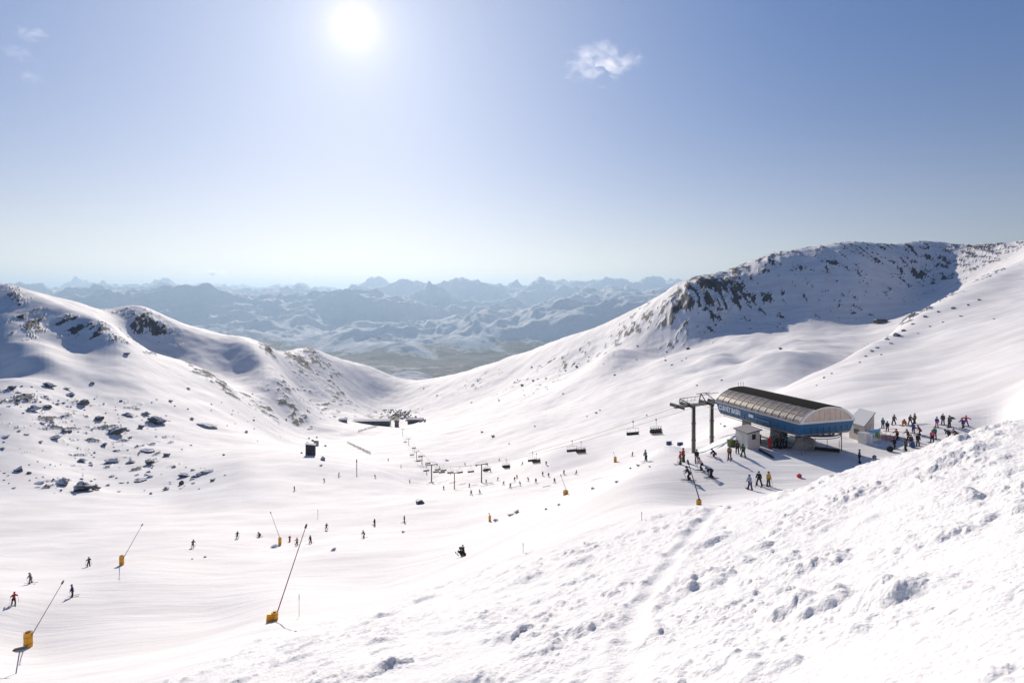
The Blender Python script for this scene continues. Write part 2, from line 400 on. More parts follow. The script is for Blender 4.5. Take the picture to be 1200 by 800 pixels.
    L(b3.outputs[0], b.inputs['Normal'])
    dz = N(nt, 'ShaderNodeAttribute', attribute_name='debris')
    vo = N(nt, 'ShaderNodeTexVoronoi', i_Scale=6.5, feature='SMOOTH_F1'); vo.inputs['Smoothness'].default_value = .35
    nz = N(nt, 'ShaderNodeTexNoise', i_Scale=3.0, i_Detail=5.0, i_Roughness=.6); L(geo.outputs['Position'], nz.inputs['Vector'])
    wv = N(nt, 'ShaderNodeVectorMath', operation='MULTIPLY_ADD'); L(nz.outputs['Color'], wv.inputs[0]); wv.inputs[1].default_value = (.35, .35, .35); L(geo.outputs['Position'], wv.inputs[2])
    L(wv.outputs[0], vo.inputs['Vector'])
    iv = N(nt, 'ShaderNodeMath', operation='MULTIPLY', i_1=-1.0); L(vo.outputs['Distance'], iv.inputs[0])
    sm = N(nt, 'ShaderNodeMath', operation='MULTIPLY_ADD', i_1=1.2); L(nz.outputs['Fac'], sm.inputs[0]); L(iv.outputs[0], sm.inputs[2])
    hd = N(nt, 'ShaderNodeMath', operation='MULTIPLY'); L(sm.outputs[0], hd.inputs[0]); L(dz.outputs['Fac'], hd.inputs[1])
    b4 = N(nt, 'ShaderNodeBump', i_Strength=0.42, i_Distance=0.10); L(hd.outputs[0], b4.inputs['Height']); L(b3.outputs[0], b4.inputs['Normal'])
    L(b4.outputs[0], b.inputs['Normal'])
    return m
M_SNOW = snow_material()
px_ = np.concatenate([np.arange(-900, -60, 12), np.arange(-60, 1262, 1.6), np.arange(1262, 2200, 12)])
ly_ = np.concatenate([np.linspace(math.log(2.5), math.log(75), 640, endpoint=False), np.linspace(math.log(75), math.log(1500), 620, endpoint=False), np.linspace(math.log(1500), math.log(4800), 40)])
PX, LY = np.meshgrid(px_, ly_)
YY = np.exp(LY)
ZZ, RK = ground(PX, YY)
XX = (PX - CX) / F * YY
terrain = grid_mesh('snow_ground', np.stack([XX, YY, ZZ], -1), [M_SNOW], {'rock': RK, 'debris': debris_zone(PX, YY)})
tag(terrain, 'snow covered ski basin with debris in front and slopes around it', kind='structure')

# ------------------------------------------------------------------ far valley and ranges
def far_material():
    m, nt, b = new_mat('far_mountains')
    L = nt.links.new
    geo = N(nt, 'ShaderNodeNewGeometry')
    at = N(nt, 'ShaderNodeAttribute', attribute_name='alt')
    n1 = N(nt, 'ShaderNodeTexNoise', i_Scale=0.0007, i_Detail=10.0, i_Roughness=0.72); L(geo.outputs['Position'], n1.inputs['Vector'])
    s = N(nt, 'ShaderNodeMath', operation='MULTIPLY_ADD', i_1=1.3, i_2=-0.65); L(n1.outputs['Fac'], s.inputs[0])
    s2 = N(nt, 'ShaderNodeMath', operation='ADD'); L(s.outputs[0], s2.inputs[0]); L(at.outputs['Fac'], s2.inputs[1])
    mr = N(nt, 'ShaderNodeMapRange', i_1=0.05, i_2=0.17); L(s2.outputs[0], mr.inputs[0])
    v = N(nt, 'ShaderNodeTexVoronoi', i_Scale=0.0032, feature='F1'); v.distance = 'CHEBYCHEV'
    L(geo.outputs['Position'], v.inputs['Vector'])
    sep = N(nt, 'ShaderNodeSeparateColor'); L(v.outputs['Color'], sep.inputs[0])
    cr = N(nt, 'ShaderNodeValToRGB')
    cr.color_ramp.elements[0].color = (.05, .036, .032, 1); cr.color_ramp.elements[1].color = (.21, .14, .10, 1)
    e = cr.color_ramp.elements.new(.5); e.color = (.11, .085, .06, 1)
    L(sep.outputs[0], cr.inputs[0])
    mix = N(nt, 'ShaderNodeMix', data_type='RGBA'); L(mr.outputs[0], mix.inputs[0]); L(cr.outputs[0], mix.inputs[6])
    mix.inputs[7].default_value = (.8, .8, .82, 1)
    L(mix.outputs[2], b.inputs['Base Color']); b.inputs['Roughness'].default_value = .85
    b.inputs['Specular IOR Level'].default_value = 0.1
    bp = N(nt, 'ShaderNodeBump', i_Strength=1.0, i_Distance=260.0); L(n1.outputs['Fac'], bp.inputs['Height'])
    L(bp.outputs[0], b.inputs['Normal'])
    return m
M_FAR = far_material()
pf = np.concatenate([np.arange(-700, -40, 12), np.arange(-40, 1100, 1.6), np.arange(1100, 2000, 12)])
lf_ = np.linspace(math.log(3000), math.log(100000), 620)
PF, LF = np.meshgrid(pf, lf_); YF = np.exp(LF); XF = (PF - CX) / F * YF
ykm = YF / 1000; xkm = XF / 1000
base = -1500.0
edge = 13.2 + 1.6 * fbm(xkm / 5, ykm * 0 + 3.3, 3) + 1.4 * sstep(420, 640, PF)        # where the hills rise from the plain
env = sstep(0, 4.2, ykm - edge)
env2 = sstep(24, 42, ykm); env3 = sstep(48, 70, ykm)
wx = xkm + 2.2 * fbm(xkm / 9, ykm / 9, 2); wy = ykm + 2.2 * fbm(xkm / 9 + 5, ykm / 9 + 5, 2)
rg = ridged(wx / 13 + 1.7, wy / 9.5 + .6, 7, .52)
rg2 = ridged(xkm / 4.0 + 4.2, ykm / 4.0, 5, .5)
big = ridged(wx / 17 + 9, wy / 12 + 2.2, 6, .5)
rg3 = ridged(wx / 1.5, wy / 1.7, 4, .5)
zf = base + env * 110 * (rg3 - .8) + env * (20 + 820 * (rg - .3) + 330 * (rg2 - .6) + 420 * big) + env2 * (230 * rg + 240 * big) - env3 * 60 + env3 * (60 * big + 150 * rg2)
# a small snowy hill just beyond the notch
hill = np.exp(-(((PF - 470) / 70) ** 2 + ((ykm - 7.6) / 1.3) ** 2))
zf = zf + hill * 420 * (0.6 + .5 * rg2)
hill2 = np.exp(-(((PF - 640) / 55) ** 2 + ((ykm - 9.5) / 1.6) ** 2)); zf = zf + hill2 * 360 * (.5 + .5 * rg2)
zf = zf + (1 - env) * 18 * fbm(xkm * 1.5, ykm * 1.5, 3)
# earth curvature
zf = zf - (YF ** 2 + XF ** 2) / (2 * 7.4e6)
alt = (zf + (YF ** 2 + XF ** 2) / (2 * 7.4e6) - base) / 1500
tag(grid_mesh('far_mountains', np.stack([XF, YF, zf], -1), [M_FAR], {'alt': alt}), 'hazy blue snow streaked mountain ranges beyond the valley', kind='structure')
FAR_TOP = float(zf.max()); 
print('far top', FAR_TOP, 'low', float(zf.min()), 'near low', float(ZZ.min()), 'near top', float(ZZ.max()))
# ------------------------------------------------------------------ materials of things
M_BLUE = simple('blue_cladding', (.014, .105, .235), .45, var=.08)
M_WHITE = simple('white_paint', (.72, .71, .68), .5, var=.06)
M_TRIM = simple('pale_grey_trim', (.55, .56, .57), .45, var=.05)
M_BLACK = simple('black_membrane', (.006, .0055, .005), .95, var=.3, scale=3)
M_BLACK.node_tree.nodes['Principled BSDF'].inputs['Specular IOR Level'].default_value = .1
M_DARK = simple('dark_steel', (.05, .05, .055), .5, .4, var=.2)
M_GALV = simple('galvanised_steel', (.22, .215, .21), .5, .6, var=.15, scale=4)
M_WEATH = simple('weathered_mast_steel', (.12, .105, .09), .65, .3, var=.25, scale=2.5)
M_BEIGE = simple('beige_cladding', (.50, .46, .41), .6, var=.08)
M_CONC = simple('grey_concrete', (.28, .28, .29), .85, var=.2, scale=2, bump=.3)
M_RUBBER = simple('black_rubber', (.02, .02, .022), .8, var=.2)
M_YEL = simple('yellow_padding', (.80, .36, .012), .55, var=.12, scale=3)
M_RED = simple('red_plastic', (.55, .03, .025), .45, var=.1)
M_REDP = simple('red_brown_lance', (.20, .05, .05), .5, .2, var=.1)
M_GREEN = simple('olive_green_plastic', (.10, .14, .03), .55, var=.15)
M_NAVY = simple('navy_padding', (.03, .07, .20), .55, var=.15)
M_CABLE = simple('cable_steel', (.09, .09, .09), .5, .5)
M_GLASS = simple('dark_glass', (.03, .04, .05), .12, var=.1)
M_PANEL = simple('tinted_end_panel', (.58, .44, .34), .25, var=.12, scale=1.2)
M_NET = simple('orange_net', (.62, .12, .05), .7, var=.2)
def glaze_material():
    m, nt, b = new_mat('bronze_glazing')
    tc = N(nt, 'ShaderNodeTexCoord')
    no = N(nt, 'ShaderNodeTexNoise', i_Scale=1.6, i_Detail=4.0); nt.links.new(tc.outputs['Object'], no.inputs['Vector'])
    cr = N(nt, 'ShaderNodeValToRGB'); cr.color_ramp.elements[0].position = .35; cr.color_ramp.elements[1].position = .65
    cr.color_ramp.elements[0].color = (.10, .085, .08, 1); cr.color_ramp.elements[1].color = (.30, .25, .22, 1)
    nt.links.new(no.outputs['Fac'], cr.inputs[0]); nt.links.new(cr.outputs[0], b.inputs['Base Color'])
    b.inputs['Roughness'].default_value = .38
    return m
M_GLAZE = glaze_material()

def rock_material():
    m, nt, b = new_mat('schist_boulder')
    L = nt.links.new
    geo = N(nt, 'ShaderNodeNewGeometry')
    n1 = N(nt, 'ShaderNodeTexNoise', i_Scale=0.9, i_Detail=7.0, i_Roughness=.65); L(geo.outputs['Position'], n1.inputs['Vector'])
    cr = N(nt, 'ShaderNodeValToRGB'); cr.color_ramp.elements[0].color = (.03, .028, .03, 1); cr.color_ramp.elements[1].color = (.20, .175, .155, 1)
    cr.color_ramp.elements[0].position = .3; cr.color_ramp.elements[1].position = .75
    L(n1.outputs['Fac'], cr.inputs[0])
    sx = N(nt, 'ShaderNodeSeparateXYZ'); L(geo.outputs['Normal'], sx.inputs[0])
    n2 = N(nt, 'ShaderNodeTexNoise', i_Scale=1.7, i_Detail=5.0); L(geo.outputs['Position'], n2.inputs['Vector'])
    ad = N(nt, 'ShaderNodeMath', operation='MULTIPLY_ADD', i_1=.9, i_2=-.45); L(n2.outputs['Fac'], ad.inputs[0])
    s = N(nt, 'ShaderNodeMath', operation='ADD'); L(ad.outputs[0], s.inputs[0]); L(sx.outputs[2], s.inputs[1])
    mr = N(nt, 'ShaderNodeMapRange', i_1=.48, i_2=.68); L(s.outputs[0], mr.inputs[0])
    mix = N(nt, 'ShaderNodeMix', data_type='RGBA'); L(mr.outputs[0], mix.inputs[0]); L(cr.outputs[0], mix.inputs[6]); mix.inputs[7].default_value = (.84, .83, .84, 1)
    L(mix.outputs[2], b.inputs['Base Color']); b.inputs['Roughness'].default_value = .85
    bp = N(nt, 'ShaderNodeBump', i_Strength=.6, i_Distance=.15); L(n1.outputs['Fac'], bp.inputs['Height']); L(bp.outputs[0], b.inputs['Normal'])
    return m
M_ROCK = rock_material()

# ------------------------------------------------------------------ boulders
from mathutils import noise as mn
def rock_mesh(seed, flat):
    bm = bmesh.new(); bmesh.ops.create_icosphere(bm, subdivisions=4, radius=1)
    off = Vector((seed * 7.3, seed * 3.1, seed * 1.7))
    for v in bm.verts:
        d = v.co.normalized()
        cell = mn.cell_vector(d * 1.6 + off) if False else Vector((0, 0, 0))
        r = .72 + .42 * mn.noise(d * 1.3 + off) + .20 * mn.noise(d * 3.1 + off) + .12 * abs(mn.noise(d * 6.5 + off)) + .05 * mn.noise(d * 14 + off)
        # planes of cleavage
        for k in range(7):
            n = Vector((math.sin(k * 2.4 + seed), math.cos(k * 1.7 + seed * 2), math.sin(k * 3.9 + seed * 3) * .8)).normalized()
            q = d.dot(n)
            if q > .05: r = min(r, (.62 + .16 * math.sin(k * 5 + seed)) / q)
        v.co = d * r; v.co.z *= flat
    me = bpy.data.meshes.new('boulder'); bm.to_mesh(me); bm.free(); me.materials.append(M_ROCK)
    return me
ROCKS = [rock_mesh(k, f) for k, f in enumerate((.75, .55, .85, .5, .65, .95))]
def boulder(px, py, wpx, label, group=None, Ymin=20, k=None, sink=.25, aspect=1.0):
    p = hit(px, py, Ymin)
    rr = wpx * p.y / F / 2 * 1.15
    k = random.randrange(6) if k is None else k
    o = bpy.data.objects.new('boulder', ROCKS[k]); col.objects.link(o)
    o.location = (p.x, p.y + rr * .3, p.z + rr * .30 * aspect)
    o.scale = (rr, rr * random.uniform(.8, 1.2), rr * random.uniform(.85, 1.15) * aspect)
    o.rotation_euler = (random.uniform(-.15, .15), random.uniform(-.15, .15), random.uniform(0, 6.28))
    tag(o, label, 'boulder', group); return o
BIG = [(94,575,28,.9,'large dark split boulder casting a shadow at the foot of the left boulder field'),
 (182,497,24,1.0,'large dark boulder beside a snow capped slab high on the left slope'),
 (133,508,25,.8,'wide snow dusted boulder in the middle of the left boulder field'),
 (241,500,26,.35,'long flat rock slab lying alone right of the left boulder field'),
 (149,487,18,.6,'snow topped rectangular boulder near the top of the left boulder field'),
 (38,482,18,1.1,'tall dark double boulder at the upper left of the boulder field'),
 (55,479,14,1.0,'dark pointed boulder just right of the tall double boulder'),
 (170,529,20,.4,'low flat dark boulder in the right half of the left boulder field'),
 (129.5,542,20,.6,'brown rounded boulder low in the left boulder field'),
 (215,559,20,.5,'dark boulder cluster piece above the piste at the right end of the boulder field'),
 (240,555,20,.5,'flat dark boulder furthest right above the left piste'),
 (163,564,16,.45,'slanting dark boulder low on the slope above the left piste'),
 (72,568,16,1.0,'dark upright boulder left of the large split boulder'),
 (112,574,14,.8,'boulder touching the right side of the large split boulder'),
 (44,567,14,.6,'snow dusted boulder at the lower left of the boulder field'),
 (492,590,18,.55,'dark rounded boulder alone on the groomed basin floor'),
 (320,642,12,.6,'small boulder beside the snow lance with the narrow yellow pad'),
 (599,604,10,.5,'dark rock on the piste edge right of a yellow marker pad'),
 (695,573,7,.6,'small dark rock on the piste edge below the loaded chairs'),
 (723,565,6,1.0,'upright dark rock half way along the piste edge'),
 (748.5,546,8,.5,'brown rock on the snow hump below the empty chair')]
for a in BIG: boulder(a[0], a[1], a[2] * .88, a[4], aspect=a[3] * .8)
G1 = 'boulders scattered over the left slope'; L1 = 'smaller dark boulder among many in the snowy boulder field on the left slope'
for a in [(56,454,14),(77,456,9),(82,464,10),(96,474,14),(114,492,12),(170,486,10),(164,502,8),(224,492,6),(152,543,10),(173,543,12),(194,535,8),
          (94,541,13),(21,553,12),(175,560,8),(248,564,6),(212,568,8),(194,574,10),(63,514,14),(75,506,8),(121,523,8),(5,513,10),(12,456,10),
          (2,526,8),(147,416,8),(220,456,5),(297,493,4),(288,507,6),(226,560,9),(233,558,8)]:
    boulder(a[0], a[1], a[2], L1, G1, aspect=random.uniform(.5, .9))
rs = random.Random(3)
for k in range(215):
    cx_, cy_, sx_, sy_ = rs.choice([(70,470,45,16),(110,485,50,18),(60,505,50,20),(140,505,40,18),(110,540,55,16),(40,560,40,10),(200,545,35,15),(30,460,25,10),(150,565,60,8)])
    x, y = rs.gauss(cx_, sx_), rs.gauss(cy_, sy_)
    if not (-15 < x < 270 and 448 < y < 585): continue
    boulder(x, y, rs.choice((1.8, 2.2, 2.6, 3, 3.5, 5, 6)), L1, G1, aspect=rs.uniform(.4, .8))
G2 = 'rocks along the sunlit right slope'; L2 = 'dark rock in the broken line across the sunlit right slope'
for x, y, s in [(1052,394,9),(1040,398,7),(1060,388,6),(1070,380,5),(1028,408,6),(1022,412,5),(1015,418,4),(1008,425,4),(1085,372,5),(1100,366,4),(1118,362,6),(1127,371,4),(1135,358,4),(1045,403,5),(1165,374,3),(1033,416,3),(966,443,4),(957,452,3),(975,438,3),(1076,391,3),(1090,383,3),(1148,352,4),(1105,378,3)]:
    boulder(x, y, s, L2, G2, aspect=.7)
G3 = 'small rocks on the basin floor and far slope'; L3 = 'small dark rock poking through the snow of the basin and its far slope'
for x, y, s in [(390,645,7),(472,624,5),(606,601,8),(581,611,7),(761.6,547,4),(739,549,4),(565,507,4),(578,512,5),(699,484,4),(703,481,3),(524,540,5),(688,488,3),(612,452,5),(625,447,4),(640,444,4),(585,470,3),(597,520,3),
                (660,462,3),(676,430,4),(720,440,4),(846,446,4),(817,452,3),(780,423,4),(545,452,3),(560,447,3),(850,500,5),(845,497,3),(627,500,3),(758,487,3),(225,655,3),(240,653,4),(655,592,5),(640,597,4),(915,409,5),(806,409,6)]:
    boulder(x, y, s, L3, G3, aspect=.7)
for k in range(60):
    x, y = rs.choice([(rs.gauss(590,45), rs.gauss(450,16)), (rs.gauss(720,60), rs.gauss(425,10)), (rs.gauss(300,40), rs.gauss(480,18))])
    if y > (1 if x > 482 else 1) * 380 and 440 < x < 830 and y < CY + 145 or (240 < x < 400 and 440 < y < 520):
        boulder(x, y, rs.choice((1.6, 2, 2.6, 3.2)), L3, G3, Ymin=200, aspect=.7)
# ------------------------------------------------------------------ lift station
AX, AY = 40.4, 84.0
ang = math.atan2(.304, .953)
WID, LEN = 9.9, 18.6
ZB, ZT, ZR = -19.85, -18.3, -15.95
st = empty('lift_station', (AX, AY, gz(AX + 3, AY + 8)), ang)          # local x across, y along the line
tag(st, 'long barrel roofed chairlift station with blue sides and black roof on the snow plaza', 'lift station')
o0 = st.location.z
def sz(z): return z - o0
def add_child(mb, name, mats, smooth=False, parent=None): return mb.build(name, mats, parent or st, smooth)
# fascia: slightly tapering skirt all round
def skirt(x0, x1, y0, y1, zb, zt, inset, th=.12):
    m = MB()
    o = [(x0, y0), (x1, y0), (x1, y1), (x0, y1)]
    i_ = [(x0 + inset, y0 + inset), (x1 - inset, y0 + inset), (x1 - inset, y1 - inset), (x0 + inset, y1 - inset)]
    vs = [(p[0], p[1], zt) for p in o] + [(p[0], p[1], zb) for p in i_] 
    q = [(x0 + th, y0 + th), (x1 - th, y0 + th), (x1 - th, y1 - th), (x0 + th, y1 - th)]
    r_ = [(x0 + inset + th, y0 + inset + th), (x1 - inset - th, y0 + inset + th), (x1 - inset - th, y1 - inset - th), (x0 + inset + th, y1 - inset - th)]
    vs += [(p[0], p[1], zt) for p in q] + [(p[0], p[1], zb) for p in r_]
    fs = []
    for k in range(4):
        j = (k + 1) % 4
        fs += [(k, 4 + k, 4 + j, j), (8 + k, 8 + j, 12 + j, 12 + k), (k, j, 8 + j, 8 + k), (4 + k, 12 + k, 12 + j, 4 + j)]
    m.add(vs, fs); return m
fb = sz(ZB); ft = sz(ZT); bay_ = LEN / 13
fas = add_child(skirt(0, WID, 0, LEN, fb, ft, .35), 'blue_fascia', M_BLUE)
tr = MB()
for (a, b) in (((-.06, -.06), (WID + .06, -.06)), ((WID + .06, -.06), (WID + .06, LEN + .06)), ((WID + .06, LEN + .06), (-.06, LEN + .06)), ((-.06, LEN + .06), (-.06, -.06))):
    a = Vector(a); b = Vector(b); c = (a + b) / 2; d = b - a
    tr.box((c.x, c.y, ft + .07), (abs(d.x) + .12, abs(d.y) + .12, .13) if False else (max(abs(d.x), .14), max(abs(d.y), .14), .13))
add_child(tr, 'roof_trim', M_TRIM)
sm = MB()
for k in range(1, 13): sm.box((.135, k * bay_, (fb + ft) / 2 - .02), (.06, .035, ft - fb - .12), (0, math.atan2(.35, ft - fb), 0)); sm.box((WID - .135, k * bay_, (fb + ft) / 2 - .02), (.06, .035, ft - fb - .12), (0, -math.atan2(.35, ft - fb), 0))
for k in range(1, 9): sm.box((WID * k / 9, .135, (fb + ft) / 2 - .02), (.035, .06, ft - fb - .12), (-math.atan2(.35, ft - fb), 0, 0))
add_child(sm, 'panel_seam', simple('dark_blue_joint', (.008, .05, .12), .6))
sf = MB()
for x in (.45, WID - .45): sf.box((x, LEN / 2, fb - .12), (.25, LEN - 1.2, .22))
for y in (.55, LEN - .55): sf.box((WID / 2, y, fb - .12), (WID - 1.2, .25, .22))
for k in range(7): sf.box((WID / 2, 2 + k * 2.4, fb + .25), (WID - 1.0, .18, .3))
add_child(sf, 'underside_frame', M_GALV)
# barrel roof profile
RISE = ZR - ZT - .13
def prof(t):        # t 0..1 across
    a = math.pi * t
    return Vector((WID / 2 - WID / 2 * math.copysign(abs(math.cos(a)) ** 1.0, math.cos(a)), 0, ft + .14 + RISE * math.sin(a) ** 1.3 if 0 < t < 1 else ft + .14))
NB = 13
def strip(t0, t1, y0, y1, n=8, lift=0.0, th=.06):
    m = MB(); vs = []
    for k in range(n + 1):
        t = t0 + (t1 - t0) * k / n
        p = prof(t); c = Vector((WID / 2, 0, ft - 1.0)); nrm = (p - c).normalized()
        for y in (y0, y1):
            for h in (lift, lift - th): vs.append(p + nrm * h + Vector((0, y, 0)))
    fs = []
    for k in range(n):
        a = k * 4; b = a + 4
        fs += [(a, b, b + 2, a + 2), (a + 1, a + 3, b + 3, b + 1), (a, a + 1, b + 1, b), (a + 2, b + 2, b + 3, a + 3)]
    fs += [(0, 2, 3, 1), (n * 4, n * 4 + 1, n * 4 + 3, n * 4 + 2)]
    m.add(vs, fs); return m
T1, T2 = .34, .66
rf = add_child(strip(T1, T2, -.25, LEN + .25, 14, .06, .12), 'black_roof', M_BLACK)
bay = LEN / NB
for side, (t0, t1) in enumerate(((0.0, T1), (T2, 1.0))):
    for k in range(NB):
        tm = t0 + (t1 - t0) * (.55 if side == 0 else .45)
        for (a, b) in ((t0, tm), (tm, t1)):
            add_child(strip(a, b, k * bay + .05, (k + 1) * bay - .05, 4, 0.0, .04), 'glazing_panel', M_GLAZE)
    rib = MB()
    for k in range(NB + 1):
        s = strip(t0, t1, k * bay - .055, k * bay + .055, 8, .05, .1); rib.add(s.v, s.f)
    for t in (t0 + .012 if side == 0 else t1 - .012, t0 + (t1 - t0) * (.55 if side == 0 else .45)):
        p = prof(t); c = Vector((WID / 2, 0, ft - 1.0)); nrm = (p - c).normalized()
        rib.tube(p + nrm * .03 + Vector((0, 0, 0)), p + nrm * .03 + Vector((0, LEN, 0)), .06, n=6)
    add_child(rib, 'glazing_bars', simple('warm_metal_bar', (.36, .30, .24), .45, .4, var=.08) if side == 0 else bpy.data.materials['warm_metal_bar'])
# end walls: arch frame plus tinted panels
def arch_wall(y, flip):
    fr = MB()
    n = 28
    for k in range(n):
        a = prof(k / n); b = prof((k + 1) / n)
        c = Vector((WID / 2, 0, ft + .1))
        ia = c + (a - c) * .88; ib = c + (b - c) * .88
        ia.z = max(ia.z, ft + .14); ib.z = max(ib.z, ft + .14)
        vs = []
        for p in (a, b, ib, ia):
            vs += [p + Vector((0, y - .12, 0)), p + Vector((0, y + .12, 0))]
        fr.add(vs, [(0, 2, 4, 6), (1, 7, 5, 3), (0, 1, 3, 2), (6, 4, 5, 7)])
    fr.box((WID / 2, y, ft + .22), (WID - .5, .2, .16))
    add_child(fr, 'end_arch_frame', M_WHITE)
    xs = [.75, 2.35, 2.5, 3.45, 3.5, 4.45, 4.5, 5.45, 5.5, 6.45, 6.5, 7.4, 7.55, 9.15]
    prs = [(.75, 2.35), (2.55, 3.46), (3.54, 4.44), (4.52, 5.42), (5.50, 6.40), (6.48, 7.35), (7.55, 9.15)]
    ix = [prof(k / 200) for k in range(201)]
    def top(x):
        c = Vector((WID / 2, 0, ft + .1))
        X_ = [c.x + (p.x - c.x) * .87 for p in ix]; Z_ = [c.z + (p.z - c.z) * .87 for p in ix]
        return float(np.interp(x, X_, Z_))
    for (a, b) in prs:
        m = MB(); n = 8; vs = []
        for k in range(n + 1):
            x = a + (b - a) * k / n
            for z in (ft + .30, max(top(x), ft + .34)):
                for dy in (-.03, .03): vs.append((x, y + dy, z))
        fs = []
        for k in range(n):
            q = k * 4; r_ = q + 4
            fs += [(q, r_, r_ + 2, q + 2), (q + 1, q + 3, r_ + 3, r_ + 1), (q + 2, r_ + 2, r_ + 3, q + 3)]
        m.add(vs, fs); add_child(m, 'end_panel', M_PANEL)
    mu = MB()
    for x in (2.45, 7.45): mu.box((x, y, (ft + .3 + top(x)) / 2), (.16, .14, top(x) - ft - .3))
    for x in (3.5, 4.48, 5.46, 6.44): mu.box((x, y - .01, (ft + .3 + top(x)) / 2), (.055, .1, top(x) - ft - .3))
    add_child(mu, 'mullion', M_TRIM)
arch_wall(-.05, 0); arch_wall(LEN + .05, 1)
# machinery floor above the ring, bullwheel, guide rail loop and mast
fl = MB(); fl.box((WID / 2, LEN / 2 + .5, fb + .5), (WID - 1.3, LEN - 2.6, .1)); add_child(fl, 'service_floor', M_GALV)
bw = MB(); c0 = (WID / 2, 3.0, fb - .35)
bw.ring(c0, 3.0, .13, 64, 8); bw.ring(c0, 2.6, .07, 56, 6)
for k in range(8):
    t = k * math.pi / 4; bw.tube((c0[0] + .3 * math.cos(t), c0[1] + .3 * math.sin(t), c0[2]), (c0[0] + 2.95 * math.cos(t), c0[1] + 2.95 * math.sin(t), c0[2]), .08)
bw.tube((c0[0], c0[1], c0[2] - .3), (c0[0], c0[1], c0[2] + .7), .4, n=16)
add_child(bw, 'bullwheel', M_GALV)
gr = MB(); pts = []
for k in range(25):
    t = math.pi + math.pi * k / 24; pts.append((WID / 2 + 4.35 * math.cos(t), 3.4 + 4.1 * math.sin(t), fb - .25))
pts = [(WID / 2 - 4.35, LEN - 1, fb - .25)] + pts + [(WID / 2 + 4.35, LEN - 1, fb - .25)]
gr.path(pts, .11, 6); gr.path([(p[0] * .97 + WID / 2 * .03, p[1], p[2] - .35) for p in pts], .05, 6)
add_child(gr, 'guide_rail', M_DARK)
gnd = sz(gz(AX + 4, AY + 8)) - .6
ms = MB(); ms.box((WID / 2, 9.5, (gnd + fb) / 2), (1.3, 2.6, fb - gnd), taper=.85); ms.box((WID / 2, 9.5, fb - .25), (5, 3.2, .35))
add_child(ms, 'support_mast', M_CONC)
ms = MB(); ms.box((WID / 2, LEN - 1.6, (gnd - 2 + fb) / 2), (1.0, 1.2, fb - gnd + 2), taper=.9); add_child(ms, 'support_mast', M_GALV)
lg = MB()
for (x, y) in ((1.3, .9), (WID - 1.4, .9)): lg.tube((x, y, gnd), (x, y, fb - .1), .07)
add_child(lg, 'support_post', M_GALV)
an = MB()
for x, y in ((4.2, LEN - .4), (4.9, LEN - .2), (5.3, LEN - .3)): an.tube((x, y, sz(ZR) - .1), (x, y, sz(ZR) + .9), .03)
add_child(an, 'antenna', M_DARK)
# sign lettering on the long side
def text(body, size, loc, rotz, parent, mat, name='lettering', ext=.02, sx=1.0):
    cu = bpy.data.curves.new(name, 'FONT'); cu.body = body; cu.size = size; cu.extrude = ext; cu.offset = size * .018
    cu.align_x = 'CENTER'; cu.align_y = 'CENTER'; cu.resolution_u = 3
    ot = bpy.data.objects.new(name, cu); col.objects.link(ot)
    bpy.context.view_layer.update()
    me = bpy.data.meshes.new_from_object(ot.evaluated_get(bpy.context.evaluated_depsgraph_get()))
    bpy.data.objects.remove(ot)
    me.materials.clear(); me.materials.append(mat)
    o = bpy.data.objects.new(name, me); col.objects.link(o)
    o.parent = parent; o.location = loc; o.rotation_euler = (R(90), 0, rotz); o.scale = (sx, 1, 1); return o
tilt = math.atan2(.35, ft - fb)
M_SIGN = simple('white_lettering', (.85, .85, .85), .5, var=.02)
sg = text('CURVEY BASIN', 1.16, (.12, LEN - 3.45, (fb + ft) / 2 + .05), R(-90), st, M_SIGN, sx=.70)
sg.rotation_euler = (R(90) + 0, 0, R(-90)); sg.location.x = .02
lp = MB(); lp.box((.02, LEN - 8.7, (fb + ft) / 2 + .1), (.1, 1.05, .46)); add_child(lp, 'small_sign_plate', M_SIGN)
lt = text('LIFT', .42, (-.07, LEN - 10.3, (fb + ft) / 2 + .1), R(-90), st, M_BLUE) if False else None
ls = MB(); ls.box((.06, LEN - 11.0, (fb + ft) / 2 - .12), (.06, 3.0, .18)); add_child(ls, 'pale_sign_stripe', simple('pale_blue_paint', (.16, .32, .50), .5))

# ------------------------------------------------------------------ station surroundings
def L2W(x, y):       # station plan to world
    return Vector((AX + x * math.cos(ang) - y * math.sin(ang), AY + x * math.sin(ang) + y * math.cos(ang), 0))
# snow and concrete base block under the near end
def ramp():
    m = MB(); a = hit(926, 520, 70); 
    p = [hit(926, 527, 70), hit(957, 529, 70), hit(955, 521, 70), hit(932, 516, 70)]
    base = [Vector((q.x, q.y, q.z - .3)) for q in p]
    top = [base[0] * .7 + base[2] * .3 + Vector((0, 0, 1.9)), base[1] * .85 + base[3] * .15 + Vector((0, 0, .8)), base[2] + Vector((0, 0, 1.0)), base[3] + Vector((0, 0, 2.3))]
    m.add(base + top, [(0, 1, 5, 4), (1, 2, 6, 5), (2, 3, 7, 6), (3, 0, 4, 7), (4, 5, 6, 7)])
    o = m.build('unloading_ramp', M_CONC); tag(o, 'grey sloping concrete unloading ramp under the near end of the lift station', 'ramp')
ramp()
def beam(name, p, q, w, h, mat, label, cat, up=0.0, parts=None):
    d = q - p; m = MB(); a = math.atan2(d.y, d.x)
    root = empty(name, p); tag(root, label, cat)
    rot = Euler((0, -math.atan2(d.z, math.hypot(d.x, d.y)), a)).to_matrix()
    m.box(d / 2 + Vector((0, 0, up)), (d.length, w, h), rot); m.build('beam', mat, root)
    for t in (0.02, .5, .98):
        MB().tube(d * t + Vector((0, 0, -.3)), d * t + Vector((0, 0, up + (parts or .1))), .04).build('post', M_GALV, root)
    return root
a = hit(955, 528, 70); b = hit(984, 531, 70)
